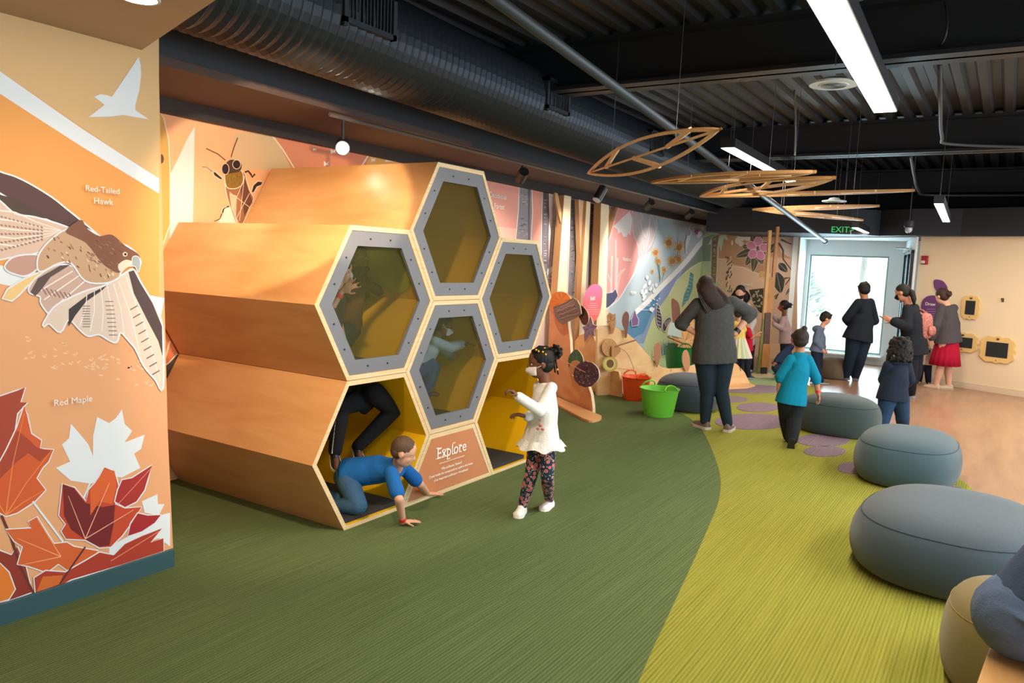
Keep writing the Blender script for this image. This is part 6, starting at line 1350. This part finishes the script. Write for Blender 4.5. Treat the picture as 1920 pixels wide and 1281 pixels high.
# ---- man looking down by the window
mb_ = FL(1592, 716); my = px_yaw(1600)
JM = J2(mb_, dict(head=(1620, 545, 0), neck=(1621, 560), pel=(1610, 628), chest=(1620, 590), waist=(1614, 612), shL=(1604, 568, 0), shR=(1637, 567), elL=(1587, 598, .06), wrL=(1592, 606, .22), elR=(1640, 602, .1), wrR=(1618, 608, .25), hipL=(1600, 636, 0), hipR=(1621, 636), knL=(1594, 670, .02), knR=(1613, 672, -.02)))
JM['anL'] = FL(1585, 713)+V((0, 0, .075)); JM['anR'] = FL(1603, 714)+V((0, 0, .075)); JM['toeL'] = dirv(my+1.1); JM['toeR'] = dirv(my-.1)
person('man in dark jacket and jeans standing by the window looking down', JM, 1.62, 'tan', (my+.3, .45, 0), hh=.255, top=('20262f', 1.95, .03, .09, .026), bottom=('pants', '1f2c3a', .014), hair=('short', '15120f'), shoes=('26282c', '6f6a66'), fine=.009, eyes=False, rs=1.02)

# ---- boy in grey hoodie by the window
hb = FL(1533, 720); 
JH = J2(hb, dict(head=(1548, 598), neck=(1542, 614), pel=(1533, 655), chest=(1536, 632), shL=(1540, 619, .08), shR=(1534, 621, -.08), elL=(1538, 638, .1), wrL=(1545, 652, .1), elR=(1530, 640, -.1), wrR=(1540, 653, -.12), hipL=(1534, 660, .05), hipR=(1530, 660, -.05), knL=(1536, 687, .05), knR=(1530, 686, -.05)))
JH['anL'] = hb+V((.03, .08, .05)); JH['anR'] = hb+V((0, -.05, .05)); hyw = px_yaw(1540)-1.25; JH['toeL'] = dirv(hyw); JH['toeR'] = dirv(hyw)
def hx_(t, P_, J, k, hh, R):
    MB().ball(J['neck']+dirv(hyw)*-.07-V((0, 0, .03)), (.07, .08, .06), 12, 8).build('hood', cloth('5f6b80', .3), t, smooth=True)
person('boy in grey-blue hoodie looking down in front of the window', JH, 1.06, 'light', (hyw, .5, 0), hh=.215, top=('5f6b80', 1.9, .01, .04, .018), bottom=('pants', '20283a', .012), hair=('short', '241a16'), shoes=('333333', '999999'), child=True, fine=.008, extras=hx_, rs=1.05)

# ---- woman in black with backpack and phone
kb = FL(1712, 748); kyw = px_yaw(1700)+1.25
JK = J2(kb, dict(head=(1692, 549), neck=(1705, 570), pel=(1712, 645), chest=(1710, 600), waist=(1712, 625), shL=(1700, 580, -.14), shR=(1716, 578, .14), elL=(1700, 613, -.20), wrL=(1676, 603, -.16), elR=(1702, 612, .12), wrR=(1680, 602, .02), hipL=(1708, 655, -.07), hipR=(1716, 655, .07), knL=(1708, 700, -.07), knR=(1716, 700, .07)))
JK['anL'] = FL(1706, 746)+V((0, 0, .07)); JK['anR'] = kb+V((.15, .1, .07)); JK['toeL'] = dirv(kyw); JK['toeR'] = dirv(kyw)
def kx(t, P_, J, k, hh, R):
    d = dirv(kyw); pts = [P_(-.35, 0, .1), P_(-.5, 0, -.1), P_(-.5, 0, -.5), P_(-.45, 0, -.8)]; MB().tube(pts, [.1*hh, .15*hh, .14*hh, .05*hh], 10).build('ponytail', mat('hair_1a1614', '1a1614', .55), t, smooth=True)
person('woman in black jacket with dark ponytail and black mask looking at her phone', JK, 1.64, 'tan', (kyw, .3, 0), hh=.25, top=('1b1d24', 1.95, .03, .14, .028), bottom=('pants', '1c1e26', .014), hair=('crop', '1a1614'), mask='16161a', shoes=('222222', '8c8a86'), fine=.009, extras=kx, rs=1.02, torso=1.06)
c = JK['wrL']+dirv(kyw)*.13+V((0, 0, .03)); tag(MB().obox(c, dirv(kyw)*.065+V((0, 0, .03)), RT.cross(dirv(kyw))*.003 if False else V((0, 0, .004)), V((0, 0, 1)).cross(dirv(kyw))*.036).build('phone', mat('phone_grey', '55606c', .3), bevel=.002), 'pale phone held by the woman in black', 'phone')
PINK = mat('backpack_print', 'a8655a', .8, var=.9, vscale=45)
bp = atD(1733, 612, kb, -.02); t = thing('backpack', 'pink and dark patterned backpack worn by the woman in black', 'backpack', bp)
d = dirv(kyw); b = MB(); loft(b, [(bp-V((0, 0, .17)), d, .07, .12, (0, 0, 1)), (bp-V((0, 0, .15)), d, .10, .15, (0, 0, 1)), (bp+V((0, 0, .05)), d, .10, .15, (0, 0, 1)), (bp+V((0, 0, .15)), d, .085, .13, (0, 0, 1)), (bp+V((0, 0, .19)), d, .05, .08, (0, 0, 1))]); b.build('bag_body', PINK, t, smooth=True, subsurf=1)
loft_b = MB(); loft(loft_b, [(bp-d*.1-V((0, 0, .13)), d, .03, .11, (0, 0, 1)), (bp-d*.11-V((0, 0, .05)), d, .04, .12, (0, 0, 1)), (bp-d*.1+V((0, 0, .02)), d, .02, .11, (0, 0, 1))]); loft_b.build('front_pocket', PINK, t, smooth=True, subsurf=1)
for s_ in (-1, 1):
    sd_ = V((0, 0, 1)).cross(d)*.11*s_; MB().tube(smooth3([bp+sd_+V((0, 0, .16)), bp+sd_+d*.12+V((0, 0, .22)), bp+sd_*1.2+d*.28+V((0, 0, .1)), bp+sd_*1.4+d*.2-V((0, 0, .12)), bp+sd_-V((0, 0, .16))]), .014, 8).build('strap', PINK, t, smooth=True)

# ---- woman in red skirt
rb_ = FL(1766, 731); ryw = px_yaw(1770)+.95
JR = J2(rb_, dict(head=(1766, 556), neck=(1775, 572), pel=(1778, 636), chest=(1778, 598), waist=(1778, 620), shL=(1762, 578, -.08), shR=(1792, 578, .05), elL=(1756, 610, -.10), wrL=(1746, 634, -.02), elR=(1770, 612, .22), wrR=(1752, 632, .2), hipL=(1770, 642, -.05), hipR=(1786, 642, .04), knL=(1764, 686, -.03), knR=(1778, 686, .04)))
JR['anL'] = FL(1754, 730)+V((0, 0, .06)); JR['anR'] = FL(1778, 731)+V((0, 0, .06)); JR['toeL'] = dirv(ryw+.3); JR['toeR'] = dirv(ryw+.9)
REDS = cloth('a3122f', .3, 60, .1)
def rx_(t, P_, J, k, hh, R):
    c = MB(); n = 64; top_, bot = J['waist']-V((0, 0, .03)), V((J['knL'].x*.5+J['knR'].x*.5, J['knL'].y*.5+J['knR'].y*.5, .38)); rs_ = []
    for f in (0, .15, .4, .7, 1):
        p = lerp(top_, bot, f); r = .125+.085*f**.8; rs_.append([p+V((cos(2*pi*i/n)*r*(1+.05*f*sin(i*2*pi*16/n)), sin(2*pi*i/n)*r*(1+.05*f*sin(i*2*pi*16/n)), 0)) for i in range(n)])
    c.rings(rs_, cap=False); o = c.build('skirt', REDS, t, smooth=True); md = o.modifiers.new('s', 'SOLIDIFY'); md.thickness = .004
person('woman in grey cardigan and long red skirt standing by the cream wall', JR, 1.62, 'light', (ryw, .35, 0), hh=.25, top=('4a4548', 1.95, .02, .05, .022), hair=('lowbun', '3a2620'), shoes=('b79f85', 'a08a70'), fine=.009, extras=rx_, rs=1.0)
# ---- toddler with bow tie
ob = FL(1731, 723); oy = px_yaw(1731)+pi+.1
JO = J2(ob, dict(head=(1740, 640), neck=(1737, 653), pel=(1733, 680), chest=(1735, 665), shL=(1747, 657), shR=(1726, 657), elL=(1750, 664, -.06), wrL=(1751, 655, -.1), elR=(1722, 664, -.06), wrR=(1719, 660, -.1), hipL=(1739, 683), hipR=(1727, 683), knL=(1740, 700), knR=(1725, 699)))
JO['anL'] = FL(1740, 722)+V((0, 0, .05)); JO['anR'] = FL(1723, 720)+V((0, 0, .05)); JO['toeL'] = dirv(oy); JO['toeR'] = dirv(oy)
def ox(t, P_, J, k, hh, R):
    d = dirv(oy); p = J['neck']+d*.075-V((0, 0, .035)); sd_ = V((0, 0, 1)).cross(d); c = MB()
    for s_ in (-1, 1): c.add([p, p+sd_*.05*s_+V((0, 0, .022)), p+sd_*.05*s_-V((0, 0, .022)), p+d*.015, p+d*.012+sd_*.05*s_], [(0, 1, 4), (0, 4, 2), (3, 1, 4), (3, 4, 2)])
    c.ball(p+d*.008, .013, 8, 6); c.build('bow_tie', mat('bow_dark', '1d1a20', .7), t)
    c = MB(); [c.ball(p+d*.012-V((0, 0, .05+.045*i)), .006, 6, 5) for i in range(4)]; c.build('button', mat('bow_dark', '1d1a20', .7), t)
person('toddler in pale shirt with dark bow tie and brown boots beside the red skirt', JO, .78, 'light', (oy, .1, 0), hh=.17, top=('c4b8b0', 1.6, 0, .03, .014), bottom=('pants', '232842', .014), hair=('short', '6a4030'), shoes=('5a3828', '3a2418', .05), child=True, fine=.007, extras=ox, rs=1.25)

# ---- group at the far end
lb = FL(1388, 700); ly = px_yaw(1388)+pi-.2
JL = J2(lb, dict(head=(1388, 549, -.3), neck=(1389, 566, -.22), pel=(1396, 640, .1), chest=(1394, 592, -.1), shL=(1405, 574, -.16), shR=(1371, 576, -.16), elL=(1412, 602, -.2), wrL=(1404, 622, -.35), elR=(1367, 602, -.2), wrR=(1376, 622, -.35), hipL=(1405, 645, .1), hipR=(1388, 645, .1), knL=(1405, 675, .05), knR=(1388, 675, .05), anL=(1406, 702, .1), anR=(1389, 702, .1)))
JL['anL'].z = JL['anR'].z = .07; JL['toeL'] = JL['toeR'] = dirv(ly)
lb2 = V((.25, .15, 0))
for k_2 in JL:
    if k_2[:3] != 'toe': JL[k_2] = JL[k_2]+lb2*0
person('woman with long dark hair, black mask and white sweater leaning forward near the end wall', JL, 1.55, 'light', (ly, .35, 0), hh=.23, top=('b9afa8', 1.9, 0, .05, .02), bottom=('pants', '23242c'), hair=('long', '1e1614', .1), mask='1b1b1f', shoes=('222222', '444444'), fine=.01, org=(lb.x, lb.y, 0))
ub = FL(1384, 702)+V((-.9, -.25, 0)); ub = FL(1383, 717)
JU = J2(ub, dict(head=(1384, 588), neck=(1384, 603), pel=(1385, 640), chest=(1384, 618), shL=(1376, 606), shR=(1393, 606), elL=(1374, 618, .05), wrL=(1376, 628, .15), elR=(1396, 620, .05), wrR=(1396, 630, .15), hipL=(1380, 645), hipR=(1390, 645), knL=(1380, 678), knR=(1390, 678)))
JU['anL'] = ub+V((-.0, .05, .05)); JU['anR'] = ub+V((0, -.06, .05)); uy = px_yaw(1384); JU['toeL'] = JU['toeR'] = dirv(uy)
def ux(t, P_, J, k, hh, R):
    n = 60; top_ = J['pel']+V((0, 0, .06)); cols = ['c8c79c', 'b7c2a4', 'd9bfb2', 'cfa9a6', 'b79bbd']
    c = MB(); rs_ = []
    for f in (0, .3, .7, 1): rs_.append([top_-V((0, 0, .30*f))+V((cos(2*pi*i/n)*(.09+.12*f)*(1+.06*sin(i*2*pi*15/n)), sin(2*pi*i/n)*(.09+.12*f)*(1+.06*sin(i*2*pi*15/n)), 0)) for i in range(n)])
    c.rings(rs_, cap=False)
    for q in range(len(c.m)): c.m[q] = int((q % n)*10/n) % 5
    o = c.build('tutu', [mat('tulle_'+x, x, .9) for x in cols], t)
person('child in yellow top and pastel tutu beside the woman in the grey sweater', JU, .98, 'tan', (uy, 0, 0), hh=.19, top=('d6b462', .9, 0, .02, .014), bottom=('pants', '26232c'), hair=('short', '2a201c'), shoes=('222222', '444444'), child=True, fine=.009, eyes=False, extras=ux, org=(ub.x, ub.y, 0))
vb = FL(1402, 712); vy = px_yaw(1398)-1.3
JV = J2(vb, dict(head=(1400, 600, .1), neck=(1401, 614, .08), pel=(1402, 655, .1), chest=(1402, 632, .1), shL=(1404, 618, .14), shR=(1401, 618, .0), elR=(1408, 634, -.02), wrR=(1419, 627, -.02), elL=(1408, 634, .14), wrL=(1419, 630, .12), hipL=(1402, 660, .14), hipR=(1402, 660, .05), knL=(1404, 682, .12), knR=(1400, 682, .04)))
JV['anL'] = vb+V((.1, .1, .05)); JV['anR'] = vb+V((.03, .0, .05)); JV['toeL'] = JV['toeR'] = dirv(vy)
person('child in red top reaching toward the wooden post tower', JV, .92, 'tan', (vy, .2, 0), hh=.18, top=('b3152b', .8, 0, .02, .014), bottom=('pants', '20222e', .014), hair=('short', '33241d'), shoes=('1a1a1e', '8a8a8a'), child=True, fine=.009, org=(vb.x, vb.y, 0))
pb_ = FL(1468, 699); py_ = px_yaw(1468)+1.35
JP = J2(pb_, dict(head=(1469, 574), neck=(1472, 592), pel=(1473, 640), chest=(1472, 613), shL=(1466, 599, -.07), shR=(1474, 598, .08), elL=(1464, 616, -.1), wrL=(1450, 607, -.1), elR=(1464, 612, .1), wrR=(1448, 588, .05), hipL=(1472, 646, -.05), hipR=(1474, 646, .05), knL=(1470, 674, -.05), knR=(1474, 674, .05)))
JP['anL'] = FL(1464, 706)+V((0, 0, .05)); JP['anR'] = FL(1474, 704)+V((0, 0, .05)); JP['toeL'] = JP['toeR'] = dirv(py_)
person('girl in pale pink top with a dark hair puff standing behind the wooden post tower', JP, 1.15, 'dark', (py_, 0, 0), hh=.2, top=('a88e90', 1.9, .01, .03, .016), bottom=('pants', '1f2330', .014), hair=('puff', '181518', (-.5, 0, .1), .3), mask='b8433c', shoes=('6b4a3c', '8a6a5a'), child=True, fine=.009)
qb = FL(1460, 716); qy = px_yaw(1460)+1.3
JQ = J2(qb, dict(head=(1492, 636, .25), neck=(1486, 648, .2), pel=(1468, 686, .1), chest=(1476, 664, .15), shL=(1474, 656, .1), shR=(1482, 655, .3), elL=(1462, 668, .05), wrL=(1455, 678, .0), elR=(1466, 668, .3), wrR=(1455, 676, .3), hipL=(1468, 688, .04), hipR=(1472, 688, .16), knL=(1453, 690, .0), knR=(1456, 688, .2), anL=(1470, 704, .0), anR=(1474, 702, .15)))
JQ['anL'].z = JQ['anR'].z = .05; JQ['toeL'] = JQ['toeR'] = -dirv(qy)
person('child in navy clothes kneeling at the foot of the wooden post tower', JQ, 1.0, 'brown', (qy, .2, 0), hh=.19, top=('232f45', 1.9, 0, .02, .018), bottom=('pants', '20283a', .018), hair=('short', '1d1716'), shoes=('2b2d33', 'b9a090'), child=True, fine=.009, eyes=False, org=(qb.x, qb.y, 0))

# ---- seated figures cut by the right edge
sb = V((8.86, -3.62, 0)); sy_ = px_yaw(1900)+1.45
def seated(label, base, yaw, H, skin, top, bottom, hair, shoes, seat=.18, child=True, foot=.42, **kw):
    f = dirv(yaw); s_ = V((0, 0, 1)).cross(f); p = base-f*foot; J = {}
    J['pel'] = p+V((0, 0, seat)); J['chest'] = p+V((0, 0, seat+.2*H)); J['waist'] = p+V((0, 0, seat+.1*H)); J['neck'] = p+V((0, 0, seat+.31*H)); J['head'] = J['neck']+V((0, 0, .09*H))+f*.02
    for q, g_ in (('L', 1), ('R', -1)):
        J['sh'+q] = p+V((0, 0, seat+.28*H))+s_*.10*H*g_; J['el'+q] = J['sh'+q]+f*.05*H-V((0, 0, .15*H)); J['wr'+q] = J['el'+q]+f*.12*H
        J['hip'+q] = J['pel']+s_*.06*H*g_; J['kn'+q] = base-f*.10+V((0, 0, max(seat, .24*H)))+s_*.08*H*g_; J['an'+q] = base+V((0, 0, .05))+s_*.09*H*g_-f*.06; J['toe'+q] = f
    return person(label, J, H, skin, (yaw, .1, 0), top=top, bottom=bottom, hair=hair, shoes=shoes, child=child, fine=.009, org=tuple(base), **kw)
seated('person in patterned sneakers sitting on the floor, only shoes showing at the right edge', FL(1905, 770)+V((-.05, -.22, 0)), sy_, 1.1, 'light', ('5b5b60', 1.9, 0, .02), ('pants', '8a7468', .01), ('short', '33241d'), ('a08074', 'd8d0c4'))

# adult in jeans on the bench corner
jq = atD(1985, 1140, c0+e2_*.25); jb = V((jq.x, jq.y, 0)); print('jeans', jq, c0); jy = px_yaw(1960); f_ = dirv(jy); s2 = V((0, 0, 1)).cross(f_)
JX = {'pel': V((jb.x, jb.y, .60)), 'waist': V((jb.x, jb.y, .74))+RT*.07, 'chest': V((jb.x, jb.y, .90))+RT*.20, 'neck': V((jb.x, jb.y, 1.08))+RT*.33, 'head': V((jb.x, jb.y, 1.22))+RT*.40}
for q, g_ in (('L', 1), ('R', -1)):
    JX['hip'+q] = JX['pel']+s2*.10*g_; JX['kn'+q] = JX['pel']+f_*.30+RT*.3+s2*.13*g_-V((0, 0, .06)); JX['an'+q] = JX['kn'+q]+f_*.03-V((0, 0, .47)); JX['sh'+q] = JX['neck']+s2*.17*g_-V((0, 0, .06)); JX['el'+q] = JX['sh'+q]+f_*.12+RT*.12-V((0, 0, .22)); JX['wr'+q] = JX['el'+q]+f_*.2-s2*.05*g_; JX['toe'+q] = f_
person('adult in faded blue-grey jeans seated on the pale wooden bench, cut by the right edge', JX, 1.68, 'light', (jy, .2, 0), top=('3f4d63', 1.9, 0, -.02, .02), bottom=('pants', '5a6c8a', .03), hair=('short', '33241d'), shoes=('333333', '999999'), fine=.008, eyes=False, org=(jb.x, jb.y, .46))
